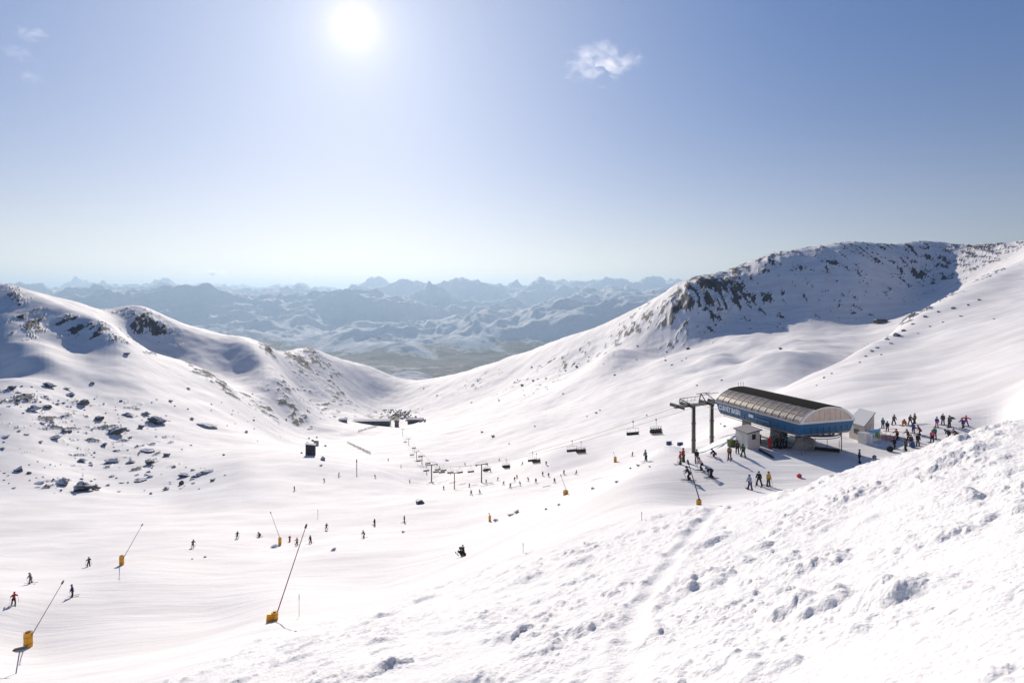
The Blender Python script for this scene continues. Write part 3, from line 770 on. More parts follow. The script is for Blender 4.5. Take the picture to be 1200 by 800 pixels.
beam('barrier', a, b, .35, .45, M_RUBBER, 'low black padded barrier on thin posts under the lift station bullwheel', 'barrier', .35, 1.5)
a = hit(890, 528, 70); b = hit(906, 537, 70)
beam('barrier', a, b, .25, .22, M_RUBBER, 'low dark rail lying on the snow beside the white operator hut', 'barrier', .15, .3)
# loading gates, drive boxes, rails below the station
def machine(x, y, w, d, h, label, mat=M_GALV):
    p = L2W(x, y); z = gz(p.x, p.y); r_ = empty('drive_unit', (p.x, p.y, z), ang); tag(r_, label, 'machine')
    MB().box((0, 0, h / 2), (w, d, h), taper=.9).build('housing', mat, r_)
    MB().box((0, 0, h + .06), (w * 1.05, d * 1.05, .12)).build('lid', M_DARK, r_)
machine(1.6, 13.5, 1.2, 2.2, 1.5, 'grey machine housing under the far end of the lift station')
machine(.6, 9.5, .9, 1.4, 1.2, 'dark machine cabinet under the middle of the lift station', M_DARK)
# operator hut
def prism_building(name, p0, pr, pl, h, hf, label, cat, wallm, roofm, over=.18, parts=True):
    """p0 near corner, pr right corner, pl left corner; roof slopes"""
    z = min(gz(p0.x, p0.y), gz(pr.x, pr.y)) ; root = empty(name, (p0.x, p0.y, z))
    tag(root, label, cat)
    e1 = Vector((pr.x - p0.x, pr.y - p0.y, 0)); e2 = Vector((pl.x - p0.x, pl.y - p0.y, 0))
    c = [Vector((0, 0, 0)), e1, e1 + e2, e2]
    hh = [h, h + hf, h + hf * 1.0, h]
    vs = [v - Vector((0, 0, .5)) for v in c] + [c[k] + Vector((0, 0, hh[k])) for k in range(4)]
    MB().add(vs, [(3, 2, 1, 0), (4, 5, 6, 7), (0, 1, 5, 4), (1, 2, 6, 5), (2, 3, 7, 6), (3, 0, 4, 7)]).build('wall', wallm, root)
    ctr = (c[0] + c[2]) / 2
    tp = [ctr + (c[k] - ctr) * (1 + over) + Vector((0, 0, hh[k] + .02)) for k in range(4)]
    vs = tp + [v + Vector((0, 0, .14)) for v in tp]
    MB().add(vs, [(3, 2, 1, 0), (4, 5, 6, 7), (0, 1, 5, 4), (1, 2, 6, 5), (2, 3, 7, 6), (3, 0, 4, 7)]).build('roof', roofm, root)
    ed = MB().path([v + Vector((0, 0, .05)) for v in tp + [tp[0]]], .07, 6); ed.build('roof_edge', M_DARK, root)
    return root, e1, e2
def wpt(px, Y): return Vector(((px - CX) / F * Y, Y, 0))
hut, e1, e2 = prism_building('operator_hut', wpt(876, 88.5), wpt(890.5, 89.8), wpt(862, 91.6), 2.35, .25, 'white operator hut with a grey roof and small window beside the lift station', 'hut', M_BEIGE if False else simple('cream_wall', (.60, .57, .53), .6, var=.05), simple('grey_roof_sheet', (.33, .31, .30), .6, var=.1))
u1 = e1.normalized(); n1 = Vector((u1.y, -u1.x, 0))
w_ = MB(); c = e1 * .5 + Vector((0, 0, 1.75)) + n1 * .03; a1 = math.atan2(u1.y, u1.x)
w_.box(c, (.75, .06, .75), (0, 0, a1)); wf = w_.build('window', M_DARK, hut)
MB().box(c + n1 * .03, (.55, .04, .55), (0, 0, a1)).build('pane', M_GLASS, wf)
u2 = e2.normalized(); n2 = Vector((-u2.y, u2.x, 0))
MB().box(e2 * .55 + Vector((0, 0, 1.0)) + n2 * .03, (.9, .05, 2.0), (0, 0, math.atan2(u2.y, u2.x))).build('door', M_TRIM, hut)
# green bin
p = hit(857.5, 523.5, 70); g_ = empty('equipment_bin', p, .3); tag(g_, 'olive green equipment bin left of the white operator hut', 'bin')
MB().box((0, 0, .5), (.95, .8, 1.0), taper=1.06).build('body', M_GREEN, g_); MB().box((0, 0, 1.04), (1.08, .92, .09)).build('lid', simple('dark_green_lid', (.06, .09, .02)), g_)
# service building behind the station
sb, f1, f2 = prism_building('service_building', wpt(1012.5, 93.6), wpt(1024.5, 99.5), wpt(995, 97), 2.7, .9, 'white sloped roof service building behind the right end of the lift station', 'building', M_BEIGE, M_WHITE, .1)
v1 = f1.normalized(); m1 = Vector((v1.y, -v1.x, 0)); a1 = math.atan2(v1.y, v1.x)
for t in (.3, .7): MB().box(f1 * t + Vector((0, 0, 1.0)) + m1 * .03, (1.2, .06, 2.0), (0, 0, a1)).build('door', M_TRIM, sb)
MB().box(f2 * .5 + Vector((0, 0, 1.6)) - Vector((-f2.y, f2.x, 0)).normalized() * -.03, (1.1, .06, .7), (0, 0, math.atan2(f2.y, f2.x))).build('window', M_GLASS, sb)
# white kiosk box and painted windbreak
p = hit(1014, 519.5, 80); k_ = empty('equipment_kiosk', p, ang); tag(k_, 'small white kiosk box in front of the service building', 'kiosk')
MB().box((0, 0, .75), (1.6, 1.2, 1.6)).build('body', M_WHITE, k_); MB().box((0, 0, 1.6), (1.8, 1.4, .1)).build('lid', M_TRIM, k_)
MB().box((0, -.62, .75), (.7, .04, 1.3)).build('door', M_TRIM, k_)
p = hit(1025, 518, 80); k_ = empty('painted_windbreak', p, ang + .1); tag(k_, 'blue green and white painted windbreak panel right of the white kiosk', 'windbreak')
mw = [simple('mural_sky_blue', (.12, .38, .62), .6), simple('mural_green', (.12, .26, .10), .6), simple('mural_white', (.62, .66, .66), .6), simple('mural_amber', (.5, .35, .1), .6)]
m = MB(); m.box((0, 0, 1.0), (2.7, .08, 1.9), mi=2); m.box((-.1, -.045, 1.65), (2.5, .03, .5), mi=0); m.box((.5, -.05, 1.05), (.9, .03, .8), (0, .5, 0), mi=1); m.box((-.6, -.05, .9), (.8, .03, .5), mi=0); m.box((1.0, -.052, .75), (.5, .03, .6), mi=3)
m.build('panel', mw, k_)
for x in (-1.3, 1.3): MB().tube((x, .06, -.3), (x, .06, 2.0), .04).build('post', M_GALV, k_)
# orange safety net
a = hit(1033, 514.5, 80); b = hit(1049, 518.5, 80)
nt_ = empty('safety_net', a); tag(nt_, 'orange red safety net lying low on posts beside the painted windbreak', 'net'); d = b - a
m = MB()
for k in range(8): 
    z = .08 + k * .12; m.tube(Vector((0, 0, z)), d + Vector((0, 0, z)), .022, n=4)
for k in range(25):
    q = d * (k / 24); m.tube(q + Vector((0, 0, .05)), q + Vector((0, 0, .95)), .016, n=4)
m.build('mesh', M_NET, nt_)
for t in (0, .33, .66, 1): MB().tube(d * t + Vector((0, 0, -.3)), d * t + Vector((0, 0, 1.2)), .03).build('post', M_RED, nt_)
# navy pads, bags, red box
def pad(px, py, w, h, label, rz):
    p = hit(px, py, 60); r_ = empty('padded_barrier', p, rz); tag(r_, label, 'padding', 'navy padded barriers')
    m = MB().box((0, 0, h / 2), (w, .5, h)); o = m.build('pad', M_NAVY, r_)
    bv = o.modifiers.new('b', 'BEVEL'); bv.width = .12; bv.segments = 3
    for x in (-w * .3, w * .3): MB().box((x, 0, h / 2), (.06, .53, h + .03)).build('strap', M_TRIM, r_)
pad(784, 521.5, 1.95, 1.3, 'navy blue padded barrier furthest left behind the twin masts', .25)
pad(797, 522, 1.9, 1.1, 'navy blue padded barrier touching the left mast of the twin masts', .15)
def bag(px, py, w, h, mat, label, name='kit_bag', cat='bag', e=.7):
    p = hit(px, py, 60); r_ = empty(name, p); tag(r_, label, cat)
    bm = bmesh.new(); bmesh.ops.create_icosphere(bm, subdivisions=3, radius=.5)
    for v in bm.verts:
        v.co = Vector((math.copysign(abs(v.co.x * 2) ** e, v.co.x) * w / 2, math.copysign(abs(v.co.y * 2) ** e, v.co.y) * w * .35, (math.copysign(abs(v.co.z * 2) ** e, v.co.z) * .5 + .5) * h * (1 + .1 * mn.noise(v.co * 4))))
    me = bpy.data.meshes.new('body'); bm.to_mesh(me); bm.free(); me.materials.append(mat)
    o = bpy.data.objects.new('body', me); col.objects.link(o); o.parent = r_
    MB().path([(-w * .2, 0, h * .95), (-w * .12, 0, h * 1.15), (w * .12, 0, h * 1.15), (w * .2, 0, h * .95)], .03).build('handle', M_DARK, r_)
bag(1042.5, 529, .95, .75, M_RUBBER, 'bulky black kit bag at the crest below the group of snowboarders')
bag(1024.7, 537.5, .55, .45, M_CONC, 'small grey pack on the snow at the crest right of the lone standing person')
bag(1069, 524.5, .75, .9, M_NAVY, 'round navy blue bag at the feet of the snowboarders by the crest')
bag(936.5, 559.5, .55, .42, M_RED, 'small red box shaped bag standing alone on the snow plaza', e=.35)
bag(1115, 490.5, .9, .25, M_DARK, 'flat dark bag lying on the snow above the right hand snowboarders')

# ------------------------------------------------------------------ lift towers, ropes and chairs
LDIR = Vector((-.33, .94, 0)).normalized(); LPER = Vector((LDIR.y, -LDIR.x, 0))      # to the right of travel away from us
HALF = 2.9
def sheave_bank(root, c, n=8, s=1.0, mat=None):
    fr = MB(); fr.box(c + Vector((0, 0, .12 * s)), (.18 * s, 3.6 * s, .22 * s), (0, 0, math.atan2(LDIR.y, LDIR.x) - math.pi / 2))
    o = fr.build('sheave_frame', mat or M_GALV, root)
    wh = MB()
    for k in range(n):
        q = c + LDIR * ((k - (n - 1) / 2) * .44 * s); wh.tube(q - LPER * .07 * s - Vector((0, 0, .12 * s)), q + LPER * .07 * s - Vector((0, 0, .12 * s)), .2 * s, n=12)
    wh.build('sheave', M_DARK, o)
# portal tower by the station
pc = Vector((35.7, 115.0, 0)) - LDIR * 2.2
def col_at(px, Y): return Vector(((px - CX) / F * Y, Y, 0))
pw = empty('lift_tower', (pc.x, pc.y, -28.5)); tag(pw, 'tall twin mast lift tower with a wide crossarm left of the lift station', 'lift tower')
b0 = -28.5; top_z = -20.6
for px, Y in ((813, 110.5), (834.3, 113.0)):
    c = col_at(px, Y) - Vector((pc.x, pc.y, 0))
    MB().tube((c.x, c.y, -4.5), (c.x, c.y, top_z - b0), .36, .31, n=20).build('mast', M_WEATH, pw, True)
    cl = MB()
    for z in (1.5, 4.6): cl.tube((c.x, c.y, z), (c.x, c.y, z + .16), .42, n=20)
    ld = MB()
    for dx in (-.2, .2): ld.tube((c.x + dx - .1, c.y + .45, -1), (c.x + dx - .1, c.y + .45, top_z - b0), .025, n=4)
    cl.build('mast_flange', M_WEATH, pw); ld.build('ladder', M_GALV, pw)
la = (col_at(789, 109) - Vector((pc.x, pc.y, 0))); ra = (col_at(842, 114.5) - Vector((pc.x, pc.y, 0)))
zz = top_z - b0
d = ra - la; m = MB(); m.box((la + ra) / 2 + Vector((0, 0, zz)), (d.length * .93, .45, .45), (0, 0, math.atan2(d.y, d.x))); m.build('crossarm', M_GALV, pw)
tw = MB()
for dz in (1.5,):
    tw.path([la + d * .12 + Vector((0, 0, zz + .2)), la + d * .14 + Vector((0, 0, zz + dz)), la + d * .48 + Vector((0, 0, zz + dz)), la + d * .9 + Vector((0, 0, zz + dz + .35)), ra + Vector((0, 0, zz + dz + .3))], .055)
tw.path([la + d * .14 + Vector((0, 0, zz + 1.4)), la + d * .38 + Vector((0, 0, zz + .2))], .1); tw.path([la + d * .55 + Vector((0, 0, zz + .2)), la + d * .6 + Vector((0, 0, zz + 2.0)), la + d * .72 + Vector((0, 0, zz + .2))], .1)
tw.path([la + d * .7 + Vector((0, 0, zz + 2.0)), la + d * .95 + Vector((0, 0, zz + .2))], .09); tw.path([la + d * .5 + Vector((0, 0, zz + 2.0)), la + d * .8 + Vector((0, 0, zz + 2.0))], .07)
for t in (.14, .22, .3, .38, .46): tw.tube(la + d * t + Vector((0, 0, zz + .9)), la + d * (t + .01) + Vector((0, 0, zz + 1.5)), .03)
tw.path([la + d * .14 + Vector((0, 0, zz + .9)), la + d * .48 + Vector((0, 0, zz + .9))], .04)
tw.build('lifting_frame', M_GALV, pw)
ct = MB(); q = (la + ra) / 2 + Vector((0, -.5, zz + .3))
ct.box(q, (d.length * .75, .7, .06), (0, 0, math.atan2(d.y, d.x))); ct.build('catwalk', M_WEATH, pw)
for q in (la + d * .08, la + d * .3, la + d * .72, la + d * .92): sheave_bank(pw, q + Vector((0, 0, zz + .2)), 9, 1.15)
# line towers further down: base and top pixels
def line_tower(px, pyb, pyt, label, Ymin, mat=M_WEATH, arm=3.2, group='lift towers of the basin chairlift'):
    p = hit(px, pyb, Ymin); h = (pyb - pyt) * p.y / F; s = min(1.3, max(.7, h / 9))
    t = empty('lift_tower', p); tag(t, label, 'lift tower', group)
    MB().tube((0, 0, -1), (0, 0, h), .32 * s, .24 * s, n=12).build('mast', mat, t, True)
    MB().box((0, 0, h), (arm * 2 * s, .35 * s, .4 * s), (0, 0, math.atan2(LPER.y, LPER.x))).build('crossarm', mat, t)
    fr = MB(); fr.path([LPER * -arm * .75 * s + Vector((0, 0, h)), LPER * -arm * .75 * s + Vector((0, 0, h + 1.3 * s)), LPER * arm * .75 * s + Vector((0, 0, h + 1.3 * s)), LPER * arm * .75 * s + Vector((0, 0, h))], .06 * s)
    fr.build('lifting_frame', M_GALV, t)
    for sgn in (-1, 1): sheave_bank(t, LPER * sgn * arm * .9 * s + Vector((0, 0, h - .2)), 6, s, mat)
    return p, h, s
T = []
T.append(line_tower(564.3, 565, 544, 'dark lift tower with a wide crossarm standing mid basin among the chairs', 200))
yt = line_tower(532.5, 573, 554, 'ochre yellow single mast lift tower on the basin floor', 200, simple('ochre_steel', (.33, .22, .07), .6), 2.6)
T.append(line_tower(505.7, 565, 544.5, 'grey lift tower with a dark padded base left of the ochre tower', 200))
T.append(line_tower(494.4, 544, 534, 'small far lift tower just beyond the tower with the padded base', 320, arm=2.6))
T.append(line_tower(488, 537.5, 529, 'fifth small lift tower down the line towards the base lodge', 330, arm=2.6))
T.append(line_tower(479, 522, 514, 'sixth tiny lift tower down the line towards the base lodge', 400, arm=2.6))
T.append(line_tower(472, 510, 503, 'tiny lift tower nearest the base lodge', 500, arm=2.6))
# dark pad round the base of the grey tower
p = T[1][0]; o = MB().box((p.x + 1, p.y - 1.5, p.z + .25), (6.5, 2.4, .8), taper=.5).build('earth_mound', M_ROCK); tag(o, 'dark bare mound of earth round the grey lift tower base', 'mound')
# ropes
ends = [(Vector((35.7, 115.0, -19.9)), None)]
def ropepts(side):
    P = [Vector((39.3, 103.2, -20.0)) + LPER * side * HALF, Vector((36.2, 113, -20.2)) + LPER * side * HALF]
    spans = [(p + Vector((0, 0, h - .1)), s) for p, h, s in T]
    prev = P[-1]
    for q, s in spans:
        q = q + LPER * side * 2.9 * s; n = 24 if q.y < 300 else 6; sag = (1.2 if len(P) < 5 else (q - prev).length * .015)
        for k in range(1, n + 1):
            t = k / n; r_ = prev.lerp(q, t); r_.z -= 4 * sag * t * (1 - t); P.append(r_)
        prev = q
    return P
RP = {s: ropepts(s) for s in (-1, 1)}
for s in (-1, 1):
    o = MB().path(RP[s], .035, 5).build('haul_rope', M_CABLE)
    tag(o, 'thin steel rope carrying the %s chairs down to the basin floor' % ('empty' if s < 0 else 'occupied'), 'cable')
def rope_at(side, px):
    P = RP[side]; best = None
    for a, b in zip(P[:-1], P[1:]):
        pa = CX + F * a.x / a.y; pb = CX + F * b.x / b.y
        if (pa - px) * (pb - px) <= 0 and pa != pb: best = a.lerp(b, (px - pa) / (pb - pa)); break
    return best
lz = math.atan2(LDIR.y, LDIR.x) - math.pi / 2
def make_chair():
    c = empty('lift_chair', (0, 0, 0), lz)
    h = MB(); h.box((0, 0, -.05), (.12, .5, .22)); h.tube((0, 0, 0), (0, 0, .25), .06); h.build('grip', M_DARK, c)
    h = MB(); h.path([(0, 0, -.1), (0, -.05, -.9), (0, 0, -1.5)], .045); h.path([(-1.45, .05, -2.75), (-1.45, .1, -1.5), (1.45, .1, -1.5), (1.45, .05, -2.75)], .035); h.path([(-.7, .1, -1.5), (-.7, .2, -2.6)], .025); h.path([(.7, .1, -1.5), (.7, .2, -2.6)], .025)
    h.build('hanger', M_GALV, c)
    MB().box((0, 0, -2.9), (3.0, .48, .1)).build('seat', M_RUBBER, c)
    MB().box((0, .26, -2.62), (3.0, .08, .5), (-.12, 0, 0)).build('backrest', M_RUBBER, c)
    b = MB(); b.path([(-1.45, .1, -2.4), (-1.4, -.5, -2.35), (1.4, -.5, -2.35), (1.45, .1, -2.4)], .03)
    for x in (-1.2, -.7, -.2, .3, .8, 1.2): b.path([(x, -.5, -2.35), (x, -.62, -3.25)], .015)
    b.build('safety_bar', M_GALV, c)
    return c
CH0 = make_chair(); used_ch = [False]
def chair(side, px, label, grp='chairs hanging on the basin chairlift'):
    q = rope_at(side, px)
    if q is None: print('no rope', px); return None
    if used_ch[0]: c = copy_tree(CH0)
    else: c = CH0; used_ch[0] = True
    c.location = q; tag(c, label, 'lift chair', grp); return c
LOADED = []
for px, n, lab in ((769, 6, 'six seat lift chair full of riders hanging nearest the station'), (681, 6, 'six seat lift chair full of riders above the yellow marker, second from the station'),
                (628.7, 6, 'loaded six seat lift chair just right of the mid basin skiers'), (594, 5, 'loaded six seat lift chair between the mid basin tower and the skiers'), (569.5, 4, 'loaded lift chair close beside the mast of the mid basin tower')):
    c = chair(1, px, lab)
    if c: LOADED.append((c, n))
for px, lab in ((742, 'empty six seat lift chair hanging alone nearest the station'), (670.5, 'empty lift chair overlapping the second loaded chair'), (624, 'empty lift chair hanging above the loaded chair right of the skiers'),
                (593, 'empty lift chair above the loaded chair beside the mid basin tower'), (571, 'empty lift chair at the right arm of the mid basin tower'), (552, 'empty lift chair just left of the mid basin tower'),
                (539, 'empty lift chair just right of the ochre tower'), (528, 'empty lift chair just left of the ochre tower')):
    chair(-1, px, lab)
for s in (-1, 1):
    for px in (519, 512, 500.5, 491.7, 484, 476, 470):
        chair(s, px + s, 'tiny lift chair on the far stretch of the chairlift towards the base lodge', 'far chairs near the base lodge')

# ------------------------------------------------------------------ snow making lances and markers
def lance(px, py, tx, ty, pw_, ph, label, mat=M_REDP, tilt=.0, Ymin=30, dual=False):
    p = hit(px, py, Ymin); Y = p.y
    base_v = (py - CY) / F
    r_ = empty('snow_lance', p); tag(r_, label, 'snow lance', 'yellow padded snow lances')
    w = pw_ * Y / F; h = ph * Y / F
    m = MB()
    m.tube((0, 0, -.2), (0, 0, h), w * .5, w * .5, n=14)
    o = m.build('padding', M_YEL, r_)
    MB().tube((0, 0, h), (0, 0, h + .06), w * .28, n=10).build('cap', M_DARK, r_)
    st_ = MB()
    for z in (.25, .7): st_.tube((0, 0, h * z), (0, 0, h * z + .04), w * .52, n=14)
    st_.build('strap', M_WEATH, r_)
    if dual:
        MB().box((-w * .75, -.1, h * .42), (w * .8, w * .7, h * .85), (0, .12, .2)).build('padding', M_YEL, r_)
    if tx is not None:
        # lance: leaning arm in the plane across the view
        top = Vector(((tx - CX) / F * (Y - .2), Y - .2, (CY - ty) / F * (Y - .2))) - p
        a = Vector((w * .25, 0, h * .6))
        MB().tube(a, top, .06, .035, n=8).build('lance_pipe', mat, r_)
        MB().tube(top - (top - a).normalized() * .3, top + (top - a).normalized() * .12, .11, .09, n=8).build('nozzle_head', M_DARK, r_)
    return p
lance(322, 727, 359, 615, 7.5, 11, 'tall red brown snow lance with a wide double yellow pad beside the debris edge', M_REDP, dual=True)
lance(33, 758, 74, 681, 9, 17, 'snow lance with a leaning grey pipe and tall yellow pad at the lower left corner', M_GALV)
lance(142.5, 662, 167, 614, 5, 11, 'snow lance with a pale pipe and yellow pad in the middle of the left piste', M_GALV)
lance(328, 638, 317, 600, 3.6, 9, 'snow lance with a left leaning pipe and narrow yellow pad among the skiers', M_GALV)
lance(819, 591.5, 806, 540, 6, 6, 'dark snow lance with a short round yellow pad in front of the snow plaza', M_DARK)
lance(663, 579.5, 657, 556, 6, 5, 'small snow lance with a squat yellow pad on the piste edge', M_GALV)
lance(574, 611, 573, 601, 3, 7, 'stubby snow lance with a yellow pad at the lower end of the piste edge', M_GALV)
lance(721, 541.5, 719, 530, 3.4, 6, 'stubby snow lance with a yellow pad beside the empty nearest chair', M_GALV)
# leaning sign pole bottom left
p = hit(18, 789, 30); r_ = empty('marker_pole', p); tag(r_, 'leaning purple grey marker pole with a small flat board at the lower left corner', 'marker pole')
tp = Vector(((23.5 - CX) / F * p.y, p.y, (CY - 760) / F * p.y)) - p
MB().tube((0, 0, -.3), tp, .05, n=8).build('pole', simple('purple_grey_paint', (.16, .13, .2), .5), r_)
MB().box(tp + Vector((0, 0, .05)), (1.1, .3, .14), (0, -.2, .1)).build('board', M_DARK, r_)
def pole(px, py, hpx, mat, label, Ymin=40, r=.05):
    p = hit(px, py, Ymin); h = hpx * p.y / F; r_ = empty('marker_pole', p); tag(r_, label, 'marker pole')
    MB().tube((0, 0, -.2), (0, 0, h), r, n=8).build('pole', mat, r_); MB().tube((0, 0, h * .75), (0, 0, h), r * 1.5, n=8).build('sleeve', M_DARK, r_)
pole(339.5, 634, 6, M_RED, 'short thick red marker post between the skiers and the narrow pad lance', r=.22)
pole(372.5, 606, 9, M_DARK, 'thin dark marker pole upslope of the skiers on the left piste')
pole(350.5, 722, 26, M_DARK, 'thin bare cane marker right of the double padded lance', r=.02)
pole(752, 610, 10, M_DARK, 'thin bare cane marker on the groomed slope below the plaza', r=.02)
pole(418, 552, 14, M_WEATH, 'crooked brown post standing alone on the centre left slope', r=.16)
pole(613, 648, 12, M_DARK, 'thin bare cane marker beside the snowmobile run', r=.02)
# ------------------------------------------------------------------ people
def skin(verts, radii, edges, root=0, sub=1):
    me = bpy.data.meshes.new('t'); me.from_pydata([tuple(v) for v in verts], edges, [])
    o = bpy.data.objects.new('t', me); col.objects.link(o)
    md = o.modifiers.new('s', 'SKIN'); md.use_smooth_shade = True
    sv = me.skin_vertices[0].data
    for k, r_ in enumerate(radii): sv[k].radius = (r_ if isinstance(r_, tuple) else (r_, r_)); sv[k].use_root = (k == root)
    s = o.modifiers.new('u', 'SUBSURF'); s.levels = sub; s.render_levels = sub
    bpy.context.view_layer.update()
    out = bpy.data.meshes.new_from_object(o.evaluated_get(bpy.context.evaluated_depsgraph_get()))
    bpy.data.objects.remove(o); return out
def limb(a, l, pitch, side=0):   # direction: pitch 0 = down, + forward
    return Vector(a) + Vector((math.sin(side) * l, math.sin(pitch) * math.cos(side) * l, -math.cos(pitch) * math.cos(side) * l))
def pose(hipz=.90, lean=0.05, thigh=(0, 0), shin=(0, 0), spread=.10, arm=(.15, .15), fore=(.5, .5), aside=(.15, .15), headp=0.0, roll=0.0):
    P = {}
    P['pelvis'] = Vector((0, 0, hipz)); up = Vector((math.sin(roll) * math.cos(lean), math.sin(lean), math.cos(lean) * math.cos(roll)))
    P['spine'] = P['pelvis'] + up * .26; P['chest'] = P['pelvis'] + up * .47; P['neck'] = P['pelvis'] + up * .58
    hu = Vector((up.x * .5, math.sin(lean * .4 + headp), math.cos(lean * .4 + headp))).normalized()
    P['chin'] = P['neck'] + hu * .07; P['head'] = P['neck'] + hu * .17; P['crown'] = P['neck'] + hu * .27
    for i, (s, n) in enumerate(((-1, 'l'), (1, 'r'))):
        P['sh' + n] = P['chest'] + Vector((s * .19, 0, .02)); P['el' + n] = limb(P['sh' + n], .29, arm[i], s * aside[i])
        P['wr' + n] = limb(P['el' + n], .25, fore[i], s * aside[i] * .6); P['ha' + n] = limb(P['wr' + n], .10, fore[i], 0)
        P['hp' + n] = P['pelvis'] + Vector((s * .10, 0, -.04)); P['kn' + n] = limb(P['hp' + n], .43, thigh[i], s * spread)
        P['an' + n] = limb(P['kn' + n], .41, shin[i], s * spread * .8); P['to' + n] = P['an' + n] + Vector((s * .03, .16, -.05))
    lo = min(P['anl'].z, P['anr'].z) - .09
    for k in P: P[k] = P[k] - Vector((0, 0, lo))
    return P
def person_meshes(P):
    B = ['pelvis','spine','chest','neck','chin','head','crown','shl','ell','wrl','hal','shr','elr','wrr','har','hpl','knl','anl','tol','hpr','knr','anr','tor']
    r_ = dict(pelvis=.13, spine=.12, chest=.14, neck=.055, chin=.075, head=.095, crown=.06, sh=.07, el=.048, wr=.034, ha=.045, hp=.095, kn=.062, an=.045, to=.04)
    rr = [r_.get(k, r_.get(k[:2])) for k in B]; ix = {k: i for i, k in enumerate(B)}
    E = [(ix[a], ix[b]) for a, b in (('pelvis','spine'),('spine','chest'),('chest','neck'),('neck','chin'),('chin','head'),('head','crown'),
         ('chest','shl'),('shl','ell'),('ell','wrl'),('wrl','hal'),('chest','shr'),('shr','elr'),('elr','wrr'),('wrr','har'),
         ('pelvis','hpl'),('hpl','knl'),('knl','anl'),('anl','tol'),('pelvis','hpr'),('hpr','knr'),('knr','anr'),('anr','tor'))]
    body = skin([P[k] for k in B], rr, E)
    J = ['pelvis','spine','chest','neck','shl','ell','wrl','shr','elr','wrr']; jr = [.185,.17,.19,.10,.115,.098,.075,.115,.098,.075]; jx = {k: i for i, k in enumerate(J)}
    jacket = skin([P[k] for k in J], jr, [(jx[a], jx[b]) for a, b in (('pelvis','spine'),('spine','chest'),('chest','neck'),('chest','shl'),('shl','ell'),('ell','wrl'),('chest','shr'),('shr','elr'),('elr','wrr'))])
    T_ = ['pelvis','hpl','knl','anl','hpr','knr','anr']; tr_ = [.165,.13,.105,.092,.13,.105,.092]; tx = {k: i for i, k in enumerate(T_)}
    trou = skin([P[k] for k in T_], tr_, [(tx[a], tx[b]) for a, b in (('pelvis','hpl'),('hpl','knl'),('knl','anl'),('pelvis','hpr'),('hpr','knr'),('knr','anr'))])
    # helmet with rim
    hu = (P['crown'] - P['head']).normalized(); bm = bmesh.new(); bmesh.ops.create_icosphere(bm, subdivisions=3, radius=.135)
    for v in list(bm.verts):
        if v.co.z < -.05 and v.co.y > -.02: v.co.z = -.05 + (v.co.z + .05) * .2
        v.co.y *= 1.12
    q = Vector((0, 0, 1)).rotation_difference(hu).to_matrix().to_4x4(); q.translation = P['head'] + hu * .035
    bm.transform(q); helmet = bpy.data.meshes.new('helmet'); bm.to_mesh(helmet); bm.free()
    g = MB(); g.box((0, .125, -.02), (.17, .06, .075)); gv = [q @ v for v in g.v]
    gog = bpy.data.meshes.new('goggles'); gog.from_pydata([tuple(v) for v in gv], [], g.f)
    return dict(body=body, jacket=jacket, trousers=trou, helmet=helmet, goggles=gog)
POSES = {
 'stand': pose(),
 'wide': pose(lean=.15, thigh=(.05, -.05), spread=.28, arm=(.3, .2), fore=(.7, .6), aside=(.3, .3)),
 'stride': pose(lean=.35, thigh=(.55, -.35), shin=(.15, -.75), arm=(-.3, .7), fore=(.4, 1.2), aside=(.25, .25)),
 'skate': pose(lean=.55, thigh=(.6, .3), shin=(-.35, -.5), spread=.22, arm=(.5, .7), fore=(.9, 1.1), aside=(.4, .4)),
 'bend': pose(lean=1.25, thigh=(.25, .2), shin=(-.25, -.2), spread=.22, arm=(.1, .0), fore=(.1, .1), aside=(.1, .1), headp=.6),
 'ski': pose(lean=.45, thigh=(.65, .55), shin=(-.5, -.55), spread=.12, arm=(.6, .6), fore=(1.3, 1.3), aside=(.45, .45), roll=.12),
 'sit': pose(hipz=.2, lean=.1, thigh=(1.45, 1.35), shin=(.9, .95), spread=.2, arm=(-.2, -.2), fore=(.2, .3), aside=(.35, .35)),
 'crouch': pose(hipz=.4, lean=.8, thigh=(1.5, 1.3), shin=(-.7, -.6), spread=.2, arm=(.6, .7), fore=(.8, .9), aside=(.3, .3), headp=.2),
 'arms': pose(lean=.25, thigh=(.3, .1), shin=(-.2, -.2), spread=.3, arm=(.4, .4), fore=(.5, .5), aside=(1.35, 1.35)),
 'chair': pose(hipz=0, lean=-.08, thigh=(1.45, 1.45), shin=(.15, .15), spread=.05, arm=(.7, .7), fore=(1.5, 1.5), aside=(.1, .1)),
 'ride': pose(hipz=0, lean=.3, thigh=(1.2, 1.2), shin=(-.2, -.2), spread=.3, arm=(.9, .9), fore=(1.3, 1.3), aside=(.25, .25)),
}
PM = {k: person_meshes(p) for k, p in POSES.items()}
M_SKIN = simple('skin', (.45, .26, .18), .6, var=.05)
cloth_cache = {}
CL = dict(black=(.016,.016,.02), navy=(.018,.03,.09), red=(.52,.03,.03), pink=(.62,.12,.18), palepink=(.62,.42,.40), teal=(.02,.20,.22), blue=(.03,.07,.42), grey=(.10,.10,.11),
          paleblue=(.30,.36,.46), mustard=(.52,.30,.03), brown=(.12,.07,.045), orange=(.60,.16,.05), maroon=(.16,.02,.03), olive=(.16,.15,.05), green=(.03,.12,.06), white=(.7,.7,.7), purple=(.12,.05,.16), tan=(.32,.2,.1))
def cloth(c):
    if c not in cloth_cache: cloth_cache[c] = simple('cloth_' + c, CL[c], .75, var=.18, scale=5, bump=.4)
    return cloth_cache[c]
